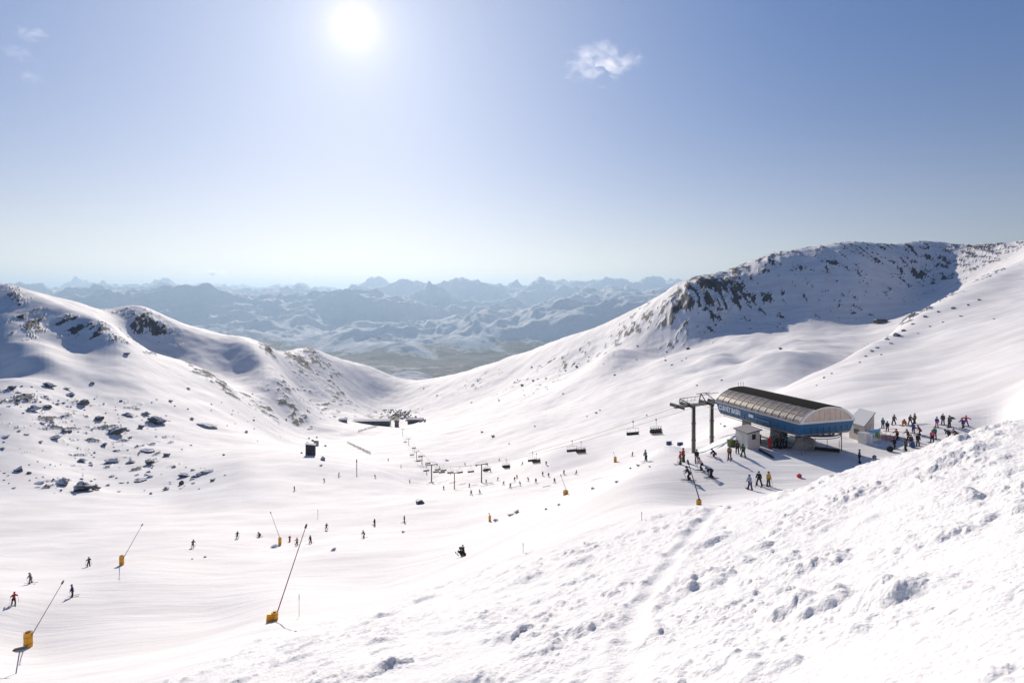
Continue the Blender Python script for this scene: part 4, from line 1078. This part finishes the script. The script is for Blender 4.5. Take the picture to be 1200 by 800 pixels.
def part(name, me, parent, mat, **kw):
    if not me.materials: me.materials.append(mat)
    o = bpy.data.objects.new(name, me); col.objects.link(o); o.parent = parent
    o.material_slots[0].link = 'OBJECT'; o.material_slots[0].material = mat
    if me.polygons and not me.polygons[0].use_smooth and name in ('helmet', 'trousers', 'jacket', 'body'): me.polygons.foreach_set('use_smooth', [True] * len(me.polygons))
    return o
def mk(mb):
    me = bpy.data.meshes.new('p'); me.from_pydata([tuple(v) for v in mb.v], [], mb.f); return me
def ski_mb(c, L=1.68):
    m = MB(); m.box((c.x, c.y + .05, .03), (.085, L, .03)); m.box((c.x, c.y + .05 + L / 2 + .06, .065), (.07, .16, .02), (.45, 0, 0)); return m
EQ = {}
for k, p in POSES.items():
    d_ = {}
    for n in 'lr':
        a = p['an' + n]
        b_ = MB(); b_.box((a.x, a.y + .06, a.z - .0), (.12, .3, .12)); b_.box((a.x, a.y, a.z + .11), (.125, .15, .2), taper=1.1); d_['boot' + n] = mk(b_)
        s = ski_mb(Vector((a.x, a.y, 0))); s.v = [Vector((v.x, v.y, v.z + a.z - .09)) for v in s.v]; d_['ski' + n] = mk(s)
        h = p['ha' + n]; d_['pole' + n] = mk(MB().tube(h + Vector((0, .03, .08)), Vector((h.x * 1.25, h.y - .35 if k != 'stand' else h.y + .1, min(a.z - .05, h.z - .5))), .014, n=5))
    am = (p['anl'] + p['anr']) / 2; zb = min(p['anl'].z, p['anr'].z) - .09
    m = MB(); m.box((0, am.y + .04, zb + .03), (1.05, .26, .03))
    for s in (-1, 1): m.box((s * .6, am.y + .04, zb + .06), (.2, .22, .02), (0, -s * .35, 0))
    d_['board'] = mk(m)
    EQ[k] = d_
NP = [0]
def person(loc, rz, ps, jac, tro, hel, eq, label, group=None, sc=1.0, small=False, skic='red'):
    r_ = empty('person', loc, rz); r_.scale = (sc, sc, sc); tag(r_, label, 'person', group)
    pm = PM[ps]
    part('body', pm['body'], r_, M_SKIN); part('jacket', pm['jacket'], r_, cloth(jac)); part('trousers', pm['trousers'], r_, cloth(tro)); part('helmet', pm['helmet'], r_, cloth(hel))
    if small:
        if eq == 'ski':
            for n in 'lr': part('ski', EQ[ps]['ski' + n], r_, cloth(skic))
        return r_
    part('goggles', pm['goggles'], r_, M_GLASS)
    for n in 'lr':
        part('boot', EQ[ps]['boot' + n], r_, cloth('black'))
        if eq == 'ski': part('ski', EQ[ps]['ski' + n], r_, cloth(skic)); part('ski_pole', EQ[ps]['pole' + n], r_, M_DARK)
    if eq == 'board': part('snowboard', EQ[ps]['board'], r_, cloth(skic))
    NP[0] += 1
    return r_
def at(px, py, Ymin=60):
    return hit(px, py, Ymin)
# facing: heading angle of local +Y ; 0 = away from us, pi = towards us
G_P = 'people around the lift station'
PE = [ # px, py, rz, pose, jacket, trousers, helmet, equipment, label, skis
 (797.5,544,1.6,'stand','red','olive','teal','ski','skier in a red jacket, olive trousers and teal helmet left of the twin masts','brown'),
 (801,541,1.9,'stand','red','black','maroon','ski','skier in a red jacket and black trousers beside the one in olive trousers','black'),
 (816.5,541.5,2.8,'stand','black','grey','black','ski','person in black standing against the foot of the left mast','black'),
 (822.5,551.5,1.4,'skate','palepink','black','brown','ski','skier in a pale pink jacket pushing off towards the left','black'),
 (834,559.5,1.7,'bend','black','black','grey','ski','black clad skier bent forward between the pale pink and the crouching skiers','black'),
 (808,563,1.3,'skate','black','black','black','ski','black clad skier crouching beside the dark snow lance pipe','black'),
 (838.5,536,1.2,'crouch','navy','grey','black','ski','skier sitting back low on red skis near the right mast','red'),
 (855,538,2.6,'stand','tan','brown','brown','ski','skier in a tan brown outfit standing on red skis before the green bin','red'),
 (864,531,3.0,'stand','brown','black','brown',None,'small figure in dark brown by the left wall of the white hut','red'),
 (871,535.5,2.4,'wide','green','black','black',None,'broad figure in dark green and black before the white hut','red'),
 (879,574,2.0,'wide','paleblue','navy','grey','board','snowboarder in a pale blue jacket leftmost of the three near the crest','orange'),
 (889.5,569,2.6,'wide','black','black','grey','ski','tall skier in black in the middle of the three near the crest','brown'),
 (900.5,570,3.4,'stand','mustard','brown','brown','ski','skier in a mustard yellow jacket rightmost of the three near the crest','black'),
 (902,526,2.9,'stand','red','red','pink',None,'person all in bright red in front of the dark queue under the station','red'),
 (907.5,525,1.0,'stand','teal','black','black','ski','skier in teal at the left end of the queue under the station','black'),
 (911,525.5,.6,'stand','black','black','brown','ski','skier in black second in the queue under the station','black'),
 (914.5,525,1.3,'stand','brown','black','black','ski','skier in dark brown in the middle of the queue under the station','black'),
 (918,525,.8,'stand','black','navy','teal','ski','skier in black with a teal helmet fourth in the queue under the station','black'),
 (921.5,524,1.1,'stand','teal','black','black','ski','skier in a teal jacket at the right end of the queue under the station','black'),
 (1007,542,4.2,'stand','grey','black','grey','board','lone figure in grey and black standing at the crest right of the station shadow','black'),
 (1034.6,502,2.9,'stand','teal','black','black','board','person in a teal jacket beside the painted windbreak','navy'),
 (1039.8,505.5,2.6,'stand','navy','maroon','black','board','person in navy with maroon trousers right of the windbreak','black'),
 (1047.4,498,3.2,'wide','grey','black','grey','board','person in dark grey with wide stance at the back of the right hand group','blue'),
 (1059.5,499,2.6,'crouch','orange','orange','brown','board','person in orange crouching to the snowboard at the back of the group','black'),
 (1066.7,498,2.9,'wide','grey','black','olive','board','person in grey standing left of the pair at the back of the group','black'),
 (1071.7,496.5,3.5,'stand','olive','black','black','board','person in olive standing right of the pair at the back of the group','black'),
 (1070.3,507.5,2.4,'stride','blue','navy','black','board','person in a blue jacket walking through the middle of the group','maroon'),
 (1051.5,515.5,1.9,'stride','orange','black','red','ski','person in an orange jacket striding left with black trousers','black'),
 (1064.4,516,1.6,'stride','brown','black','olive','ski','person in brown striding left beside the blue bag','black'),
 (1078.6,510.5,1.3,'skate','maroon','black','black','ski','skier in maroon leaning forward with skis apart','black'),
 (1097.8,501,2.9,'stand','blue','pink','navy','board','person in a royal blue jacket and pink trousers','black'),
 (1105,498,2.4,'stand','grey','grey','white','board','person in grey with a white helmet right of the royal blue jacket','black'),
 (1112.5,501,3.3,'stand','grey','black','black','board','person in dark grey standing below a flat dark bag','black'),
 (1132,499.5,2.6,'arms','red','blue','red','board','person in a red jacket with both arms stretched out at the far right','black'),
 (1128.6,502,1.8,'stride','purple','navy','navy','board','person in purple and navy overlapping the one with arms stretched out','black'),
 (1095.5,514,2.2,'stand','teal','maroon','teal','board','person in a bright teal jacket behind the one in pink','black'),
 (1092.3,518.5,2.7,'stand','pink','black','maroon','board','person in a pink jacket standing before the teal jacket','black'),
 (1113,513.5,1.5,'bend','black','black','black','board','black clad person bent double near the crest on the right','black'),
 (1122,512.5,1.1,'crouch','maroon','brown','red','board','person in maroon crouching at the crest furthest right','paleblue'),
 (1048.3,526,2.0,'stride','black','black','black','board','black clad person stepping left beside the bulky black bag','black'),
 (1061.6,528,1.4,'arms','black','black','brown',None,'black clad person with arms held out at the crest','black'),
 (1067.5,523.5,2.6,'stand','brown','navy','brown','board','person in brown and navy standing behind the round blue bag','navy'),
 (1075.6,523,3.0,'stand','black','brown','black','board','person in black and brown right of the round blue bag','black'),
]
for a in PE: person(at(a[0], a[1]), a[2], a[3], a[4], a[5], a[6], a[7], a[8], G_P, sc=random.uniform(.95, 1.04), skic=a[9])
PS = [
 (85,699,2.2,'wide','navy','navy','black','ski','skier in navy blue gliding between the two left snow lances'),
 (104,663.5,.8,'ski','black','black','black','ski','black clad skier leaning in a turn left of the middle piste lance'),
 (36,684,1.9,'arms','grey','grey','grey','ski','pale grey skier with arms out near the left edge'),
 (16,709,.7,'ski','red','black','red','ski','skier in a red jacket leaning hard at the left edge'),
 (226,642,.4,'ski','black','grey','black','ski','dark skier alone right of the middle piste lance'),
 (278,631,.5,'ski','navy','black','black','ski','dark skier left of the bent skier on the left piste'),
 (305,629,1.6,'crouch','grey','black','grey','ski','grey skier crouching left of the narrow pad lance'),
 (348,639,.6,'ski','orange','black','black','ski','skier in orange and black right of the red post'),
 (364,636.5,2.6,'wide','black','maroon','black','ski','dark skier right of the tip of the tall red brown lance'),
 (382.5,621,.3,'ski','black','black','grey','ski','dark skier upslope of the tall lance tip'),
 (427,630,1.8,'ski','grey','black','grey','ski','small dark skier on the piste left of centre'),
 (439,616,.9,'stand','black','black','black','ski','dark skier standing on the basin floor left of centre'),
 (474,612,2.1,'stand','grey','grey','grey','ski','grey skier on the basin floor below the lone boulder'),
]
for a in PS: person(at(a[0], a[1], 40), a[2], a[3], a[4], a[5], a[6], a[7], a[8], 'skiers on the left piste', skic='black')
FAR = [(552.4,580,0),(562.5,579,0),(590,568.5,1),(603,563.5,1),(606,561,1),(610,569,1),(619.5,564,1),(636,558,1),(643,559,1),(661,556,1),(675,556,1),(741,535,1),(757,542,1),
       (550,571,0),(570,566,0),(583,563,0),(598,572,0),(628,566,0),(650,566,0),(520,574,0),(480,566,0),(500,556,0),(515,549,0),(470,548,0),(455,540,0),(440,560,0),(380,565,0),(345,575,0),(397,558,0),(545,545,0),(585,540,0),(612,545,0),(640,545,0),(575,553,0)]
cols = ['black','navy','grey','brown','maroon','black','teal']
for k, (x, y, f) in enumerate(FAR):
    person(at(x, y, 90), rs.uniform(0, 6.28), rs.choice(['stand', 'ski', 'wide', 'stride']), rs.choice(cols), rs.choice(('black', 'navy', 'grey')), rs.choice(cols), 'ski', 'tiny dark distant skier on the basin floor below the chairlift', 'tiny skiers on the basin floor', small=True, skic='black')
# riders on the chairs
k2 = 0
for ci, (c, n) in enumerate(LOADED):
    where = ['chair nearest the station', 'second loaded chair', 'third loaded chair', 'fourth loaded chair', 'loaded chair beside the mid basin tower'][ci]
    for j in range(n):
        x = (j - (n - 1) / 2) * .48
        q = Matrix.Rotation(lz, 3, 'Z') @ Vector((x, .05, -2.82))
        hz_ = POSES['chair']['pelvis'].z
        jc = ['navy', 'black', 'teal', 'black', 'maroon', 'black'][j]
        person(Vector(c.location) + q + Vector((0, 0, .12 - hz_)), lz + math.pi, 'chair', jc, 'black', ['black', 'grey', 'black'][j % 3], 'ski', 'rider in %s seated on the %s' % (jc, where), 'riders seated on the ' + where, small=True, skic='black')
# snowmobile with a rider
p = hit(542, 651.5, 60); sm = empty('snowmobile', p, .5); tag(sm, 'black snowmobile driving down the groomed slope', 'snowmobile')
m = MB(); m.box((0, -.2, .42), (.5, 1.7, .35), taper=.8); m.box((0, .85, .5), (.8, .8, .4), taper=.65); ob = m.build('body', simple('black_gloss_paint', (.02, .02, .022), .3), sm)
bv = ob.modifiers.new('b', 'BEVEL'); bv.width = .08; bv.segments = 3
MB().box((0, -.35, .68), (.38, 1.2, .18)).build('seat', M_RUBBER, sm); MB().box((0, -.5, .16), (.42, 1.9, .3), taper=.9).build('track', M_RUBBER, sm)
MB().box((0, .75, .95), (.5, .04, .45), (-.5, 0, 0)).build('windscreen', M_GLASS, sm)
MB().path([(-.38, .25, .98), (0, .4, .95), (.38, .25, .98)], .03).build('handlebar', M_DARK, sm)
for s in (-1, 1):
    m = MB(); m.box((s * .5, .9, .06), (.16, 1.1, .05)); m.box((s * .5, 1.5, .12), (.15, .25, .04), (.5, 0, 0)); m.tube((s * .5, .9, .08), (s * .3, .8, .45), .035); m.build('ski', M_DARK, sm)
q = Matrix.Rotation(.5, 3, 'Z') @ Vector((0, -.3, .95 - POSES['ride']['pelvis'].z))
person(p + q, .5, 'ride', 'black', 'black', 'black', None, 'rider in black seated on the snowmobile')

# ------------------------------------------------------------------ hut, base lodge and car park
p = hit(364, 533, 200)
h_ = empty('ski_patrol_hut', p, .15); tag(h_, 'dark boxy hut with a sloping roof on the centre left slope, casting a long shadow', 'hut')
s = p.y / F
M_DW = simple('dark_timber', (.045, .042, .045), .7, var=.2)
MB().box((0, 0, 5.2 * s), (10.5 * s, 6 * s, 14 * s)).build('wall', M_DW, h_)
MB().box((0, 0, 12.8 * s), (12 * s, 7 * s, .8 * s), (0, .14, 0)).build('roof', simple('snow_roof', (.7, .7, .7), .8), h_)
wd = MB().box((-1.5 * s, -3.02 * s, 7 * s), (2.2 * s, .06, 1.6 * s)).build('window', M_GLASS, h_); MB().box((2.4 * s, -3.02 * s, 3 * s), (2 * s, .06, 4.5 * s)).build('door', M_WEATH, h_)
p = hit(370.5, 522, 200); t_ = empty('water_tank', p); tag(t_, 'round dark grey tank behind the dark hut', 'tank'); s = p.y / F
MB().tube((0, 0, -1), (0, 0, 5 * s), 2.9 * s, n=24).build('shell', M_CONC, t_); MB().tube((0, 0, 5 * s), (0, 0, 6 * s), 3 * s, 1 * s, n=24).build('lid', M_DARK, t_)
for x, y, w in ((360,520,4),(366,517,4),(378,539,6),(376,546,4),(353,531,3),(371,513,3),(362,514,3),(381,523,3)): boulder(x, y, w, 'dark rock beside the dark hut on the centre left slope', 'rocks around the dark hut', Ymin=200)

def lodge(px, py, wpx, hpx, dpt, rz, label, mat, roofm, nwin, Ymin=500, name='lodge_building'):
    p = hit(px, py, Ymin); s = p.y / F; r_ = empty(name, p, rz); tag(r_, label, 'building')
    w = wpx * s; h = hpx * s
    MB().box((0, 0, h / 2 - 1.5), (w, dpt, h + 3)).build('wall', mat, r_)
    m = MB(); m.add([(-w / 2 - 1, -dpt / 2 - 1, h + .1), (w / 2 + 1, -dpt / 2 - 1, h + .1), (w / 2 + 1, dpt / 2 + 1, h + .1), (-w / 2 - 1, dpt / 2 + 1, h + .1), (-w / 2, 0, h + 1.6), (w / 2, 0, h + 1.6)], [(0, 1, 5, 4), (2, 3, 4, 5), (0, 4, 3), (1, 2, 5), (3, 2, 1, 0)])
    m.build('roof', roofm, r_)
    for k in range(nwin):
        x = -w / 2 + w * (k + .5) / nwin; f = MB().box((x, -dpt / 2 - .05, h * .5), (w / nwin * .6, .15, h * .45)).build('window', M_TRIM, r_); MB().box((x, -dpt / 2 - .14, h * .5), (w / nwin * .5, .06, h * .36)).build('pane', M_GLASS, f)
M_RS = simple('snowy_roof', (.72, .71, .72), .8, var=.1)
lodge(436, 497, 42, 5, 16, .05, 'long low dark base lodge at the foot of the valley', simple('dark_lodge_cladding', (.03, .04, .055), .5), M_RS, 14)
lodge(487, 494.5, 17, 3.6, 12, -.05, 'short dark low building right of the base lodge', simple('dark_shed_cladding', (.035, .035, .04), .6), M_RS, 5)
lodge(465, 500, 4.5, 6.5, 6, .1, 'small square brown building at the foot of the far chairlift', simple('brown_cladding', (.11, .08, .07), .7), simple('brown_roof', (.08, .06, .05), .7), 2)
lodge(402, 494, 9, 2.6, 8, .2, 'small brown shed left of the long base lodge', simple('shed_brown', (.16, .12, .10), .7), M_RS, 3)
lodge(1032, 378.5, 12, 2.8, 7, 0.0, 'tiny dark flat hut on the shaded shelf below the right mountain', simple('dark_hut_cladding', (.02, .022, .02), .6), simple('dark_hut_roof', (.05, .05, .05), .7), 4, 600)
# ski carpet and fences: thin dark lines
def line_fence(x0, y0, x1, y1, label, h=1.6, name='snow_fence', Ymin=200, mat=M_WEATH, n=14):
    P_ = [hit(x0 + (x1 - x0) * k / n, y0 + (y1 - y0) * k / n, Ymin) for k in range(n + 1)]
    r_ = empty(name, P_[0]); tag(r_, label, 'fence')
    m = MB()
    for a, b in zip(P_[:-1], P_[1:]):
        a = a - P_[0]; b = b - P_[0]
        for z in (.35, .75, 1.15, h): m.tube(a + Vector((0, 0, z)), b + Vector((0, 0, z)), .12, n=4)
    m.build('rail', mat, r_)
    for q in P_[::2]: MB().tube(q - P_[0] - Vector((0, 0, .3)), q - P_[0] + Vector((0, 0, h + .2)), .12, n=5).build('post', mat, r_)
line_fence(420, 506, 448, 497.5, 'dark slanting fence line below the long base lodge', 2.2)
line_fence(407, 519, 434, 532, 'thin dark snow fence descending right of the dark hut', 1.6)
def car_meshes():
    b = MB(); b.box((0, 0, .62), (1.8, 4.4, .7), taper=.96); c = MB(); c.box((0, -.2, 1.25), (1.6, 2.5, .6), taper=.78); w = MB()
    for x in (-.85, .85):
        for y in (-1.35, 1.35): w.tube((x - .1, y, .33), (x + .1, y, .33), .33, n=10)
    return mk(b), mk(c), mk(w)
CB, CC, CW = car_meshes()
paint = [simple('car_paint_' + n, c, .3, var=.03) for n, c in (('white', (.6,.6,.6)), ('silver', (.3,.3,.31)), ('black', (.02,.02,.02)), ('red', (.3,.03,.02)), ('blue', (.04,.07,.2)), ('tan', (.3,.24,.17)))]
for k in range(110):
    t = rs.random(); row = rs.randrange(7)
    x = 446 + row * 5 + t * 24 + rs.uniform(-1, 1); y = 480.5 + row * 1.9 + abs(x - 462) * .10 * rs.random()
    if x < 432 or x > 500: continue
    p = hit(x, y, 700)
    if p.y > 1500: continue
    r_ = empty('parked_car', p, rs.uniform(-.2, .2)); tag(r_, 'tiny parked car in the car park behind the base lodge', 'car', 'cars in the car park')
    mt = rs.choice(paint); part('body', CB, r_, mt); part('cabin', CC, r_, M_GLASS); part('wheels', CW, r_, M_RUBBER)
# ------------------------------------------------------------------ small clouds: real wisps of vapour far above the haze
def cloud(px, py, Y, wpx, hpx, seed, dens, label, lumps):
    c = pt(px, py, Y); s = Y / F
    bm = bmesh.new()
    for (dx, dz, r_) in lumps:
        b2 = bmesh.ops.create_icosphere(bm, subdivisions=4, radius=1)
        for v in b2['verts']:
            d = v.co.normalized(); k = 1 + .35 * mn.noise(d * 1.8 + Vector((seed, dx, dz))) + .2 * mn.noise(d * 4 + Vector((seed, dz, dx)))
            v.co = Vector((dx * wpx * s / 2 + d.x * k * r_ * wpx * s / 2, d.y * k * r_ * wpx * s / 2, dz * hpx * s / 2 + d.z * k * r_ * hpx * s / 2 * 1.2))
    me = bpy.data.meshes.new('cloud'); bm.to_mesh(me); bm.free()
    m = bpy.data.materials.new('cloud_vapour'); m.use_nodes = True; nt = m.node_tree; nt.nodes.clear()
    out = nt.nodes.new('ShaderNodeOutputMaterial'); pv = nt.nodes.new('ShaderNodeVolumePrincipled'); L = nt.links.new
    pv.inputs['Color'].default_value = (1, 1, 1, 1); pv.inputs['Anisotropy'].default_value = .6
    tc = N(nt, 'ShaderNodeTexCoord'); mp = N(nt, 'ShaderNodeMapping'); q = 1 / (wpx * s)
    mp.inputs['Scale'].default_value = (q, q, q * 1.6); mp.inputs['Rotation'].default_value = (0, .35, 0); mp.inputs['Location'].default_value = (seed, seed * .3, 0)
    L(tc.outputs['Object'], mp.inputs['Vector'])
    n1 = N(nt, 'ShaderNodeTexNoise', i_Scale=4.5, i_Detail=7.0, i_Roughness=.62, i_Distortion=.5); L(mp.outputs[0], n1.inputs['Vector'])
    # fade out away from the middle of the cloud
    ln = N(nt, 'ShaderNodeVectorMath', operation='MULTIPLY'); L(tc.outputs['Object'], ln.inputs[0]); ln.inputs[1].default_value = (1.6 * q, 1.6 * q, 1.9 / (hpx * s))
    le = N(nt, 'ShaderNodeVectorMath', operation='LENGTH'); L(ln.outputs[0], le.inputs[0])
    sb_ = N(nt, 'ShaderNodeMath', operation='MULTIPLY_ADD', i_1=-.34, i_2=.03); L(le.outputs['Value'], sb_.inputs[0])
    a = N(nt, 'ShaderNodeMath', operation='ADD'); L(n1.outputs['Fac'], a.inputs[0]); L(sb_.outputs[0], a.inputs[1])
    mr = N(nt, 'ShaderNodeMapRange', i_1=.40, i_2=.66, i_3=0.0, i_4=dens / (wpx * s)); L(a.outputs[0], mr.inputs[0]); L(mr.outputs[0], pv.inputs['Density'])
    L(pv.outputs[0], out.inputs['Volume']); me.materials.append(m)
    o = bpy.data.objects.new('cloud', me); col.objects.link(o); o.location = c; tag(o, label, 'cloud')
cloud(702, 78, 9000, 135, 58, 3.1, 3.2, 'ragged white cloud alone in the blue sky right of the sun', [(0, 0, .62), (-.5, .05, .42), (.5, .15, .4), (-.15, -.5, .35)])
cloud(36, 40, 9000, 55, 26, 8.3, 1.0, 'faint wispy cloud at the top left corner, uppermost of three', [(0, 0, .7), (.45, 0, .4), (-.4, .1, .4)])
cloud(22, 62, 9000, 55, 26, 5.7, .8, 'faint wispy cloud at the left edge, middle of three', [(0, 0, .7), (.45, 0, .4), (-.4, .1, .4)])
cloud(38, 91, 9000, 40, 24, 1.9, .6, 'faint wispy cloud at the left edge, lowest of three', [(0, 0, .7), (.45, 0, .4), (-.4, .1, .4)])
cloud(251, 320, 60000, 40, 16, 6.4, 14, 'small flat white cloud low above the far mountains on the left', [(0, 0, .7), (.45, 0, .4), (-.4, .1, .4)])
# ------------------------------------------------------------------ haze, sky, sun, camera
SUN_DIR = Vector((-185, 700, 315)).normalized()
elev = math.asin(SUN_DIR.z)
az = math.atan2(SUN_DIR.x, SUN_DIR.y)           # clockwise from +Y
zl = min(float(zf.min()), float(ZZ.min())) - 20.0; zt = max(float(ZZ.max()), FAR_TOP) + 40.0
xa = float(XF.min()) - 500; xb = float(XF.max()) + 500
hz = MB().box(((xa + xb) / 2, 49000, (zl + zt) / 2), (xb - xa, 104000, zt - zl)).build('haze', None) if False else None
mh = bpy.data.materials.new('haze_air'); mh.use_nodes = True
nt = mh.node_tree; nt.nodes.clear()
out = nt.nodes.new('ShaderNodeOutputMaterial'); pv = nt.nodes.new('ShaderNodeVolumePrincipled')
pv.inputs['Color'].default_value = HAZE_COL + (1,)
pv.inputs['Density'].default_value = HAZE_D
pv.inputs['Anisotropy'].default_value = HAZE_G
nt.links.new(pv.outputs[0], out.inputs['Volume'])
hb = MB().box(((xa + xb) / 2, 49000, (zl + zt) / 2), (xb - xa, 104000, zt - zl)).build('haze', mh)
tag(hb, kind='stuff')

w = bpy.data.worlds.new('World'); scn.world = w; w.use_nodes = True
nt = w.node_tree; bg = nt.nodes['Background']
sky = nt.nodes.new('ShaderNodeTexSky'); sky.sky_type = 'NISHITA'; sky.sun_disc = False
sky.sun_elevation = elev; sky.sun_rotation = az
sky.altitude = 2300; sky.air_density = 1.0; sky.dust_density = SKY_DUST; sky.ozone_density = 3.0
bg.inputs['Strength'].default_value = SKY_S
# the sun's disc and its bright aureole, fixed to the sun's direction in the sky
tc = nt.nodes.new('ShaderNodeTexCoord')
nv = N(nt, 'ShaderNodeVectorMath', operation='NORMALIZE'); nt.links.new(tc.outputs['Generated'], nv.inputs[0])
dt = N(nt, 'ShaderNodeVectorMath', operation='DOT_PRODUCT'); nt.links.new(nv.outputs[0], dt.inputs[0]); dt.inputs[1].default_value = SUN_DIR
ac = N(nt, 'ShaderNodeMath', operation='ARCCOSINE'); nt.links.new(dt.outputs['Value'], ac.inputs[0])
def glow(amp, wid, pw):
    a = N(nt, 'ShaderNodeMath', operation='DIVIDE', i_1=wid); nt.links.new(ac.outputs[0], a.inputs[0])
    p = N(nt, 'ShaderNodeMath', operation='POWER', i_1=pw); nt.links.new(a.outputs[0], p.inputs[0])
    q = N(nt, 'ShaderNodeMath', operation='MULTIPLY', i_1=-1.0); nt.links.new(p.outputs[0], q.inputs[0])
    e = N(nt, 'ShaderNodeMath', operation='EXPONENT'); nt.links.new(q.outputs[0], e.inputs[0])
    r = N(nt, 'ShaderNodeMath', operation='MULTIPLY', i_1=amp); nt.links.new(e.outputs[0], r.inputs[0])
    return r
g = None
for a in GLOW:
    r = glow(*a)
    if g is None: g = r
    else:
        s = N(nt, 'ShaderNodeMath', operation='ADD'); nt.links.new(g.outputs[0], s.inputs[0]); nt.links.new(r.outputs[0], s.inputs[1]); g = s
gc = N(nt, 'ShaderNodeVectorMath', operation='SCALE'); gc.inputs[0].default_value = (1.0, .80, .50); nt.links.new(g.outputs[0], gc.inputs['Scale'])
ad = N(nt, 'ShaderNodeVectorMath', operation='ADD'); nt.links.new(sky.outputs[0], ad.inputs[0]); nt.links.new(gc.outputs[0], ad.inputs[1])
# pale band of thin dusty air along the horizon on the sun's side
sx = N(nt, 'ShaderNodeSeparateXYZ'); nt.links.new(nv.outputs[0], sx.inputs[0])
ab = N(nt, 'ShaderNodeMath', operation='ABSOLUTE'); nt.links.new(sx.outputs[2], ab.inputs[0])
m1_ = N(nt, 'ShaderNodeMath', operation='MULTIPLY', i_1=-1 / HOR[1]); nt.links.new(ab.outputs[0], m1_.inputs[0])
hd_ = N(nt, 'ShaderNodeVectorMath', operation='DOT_PRODUCT'); nt.links.new(nv.outputs[0], hd_.inputs[0]); hd_.inputs[1].default_value = Vector((SUN_DIR.x, SUN_DIR.y, 0)).normalized()
m2_ = N(nt, 'ShaderNodeMath', operation='MULTIPLY_ADD', i_1=HOR[2], i_2=-HOR[2]); nt.links.new(hd_.outputs['Value'], m2_.inputs[0])
m3_ = N(nt, 'ShaderNodeMath', operation='ADD'); nt.links.new(m1_.outputs[0], m3_.inputs[0]); nt.links.new(m2_.outputs[0], m3_.inputs[1])
m4_ = N(nt, 'ShaderNodeMath', operation='EXPONENT'); nt.links.new(m3_.outputs[0], m4_.inputs[0])
m5_ = N(nt, 'ShaderNodeVectorMath', operation='SCALE'); m5_.inputs[0].default_value = (HOR[0], HOR[0] * .62, HOR[0] * .18); nt.links.new(m4_.outputs[0], m5_.inputs['Scale'])
ad2 = N(nt, 'ShaderNodeVectorMath', operation='ADD'); nt.links.new(ad.outputs[0], ad2.inputs[0]); nt.links.new(m5_.outputs[0], ad2.inputs[1])
tn = N(nt, 'ShaderNodeVectorMath', operation='MULTIPLY'); nt.links.new(sky.outputs[0], tn.inputs[0]); mrz = N(nt, 'ShaderNodeMapRange', i_1=0.0, i_2=0.42); nt.links.new(ab.outputs[0], mrz.inputs[0]); mxz = N(nt, 'ShaderNodeMix', data_type='RGBA'); nt.links.new(mrz.outputs[0], mxz.inputs[0]); mxz.inputs[6].default_value = HOR_TINT + (1,); mxz.inputs[7].default_value = SKY_TINT + (1,); nt.links.new(mxz.outputs[2], tn.inputs[1]); nt.links.new(tn.outputs[0], ad.inputs[0])
nt.links.new(ad2.outputs[0], bg.inputs['Color'])

sl = bpy.data.lights.new('sun', 'SUN'); sl.energy = SUN_E; sl.angle = R(0.53); sl.color = (1.0, .90, .785)
so = bpy.data.objects.new('sun', sl); col.objects.link(so)
so.rotation_euler = SUN_DIR.to_track_quat('Z', 'Y').to_euler()

cd = bpy.data.cameras.new('camera'); cam = bpy.data.objects.new('camera', cd); col.objects.link(cam)
cd.sensor_width = 36.0; cd.lens = 36.0 * F / 1200.0
cam.rotation_euler = (R(90), 0, 0)
cd.shift_y = -(400 - CY) / 1200.0
cd.clip_start = 0.2; cd.clip_end = 400000
scn.camera = cam
scn.view_settings.view_transform = 'Standard'; scn.view_settings.look = 'None'
scn.view_settings.exposure = EXPO; scn.view_settings.gamma = 1.0
scn.render.engine = 'CYCLES'
cy = scn.cycles
cy.use_denoising = True
try: cy.denoiser = 'OPENIMAGEDENOISE'
except Exception: pass
cy.max_bounces = 8; cy.diffuse_bounces = 6; cy.glossy_bounces = 2; cy.volume_bounces = 0; cy.transparent_max_bounces = 8
cy.sample_clamp_indirect = 8
scn.render.resolution_x = 1024; scn.render.resolution_y = 682
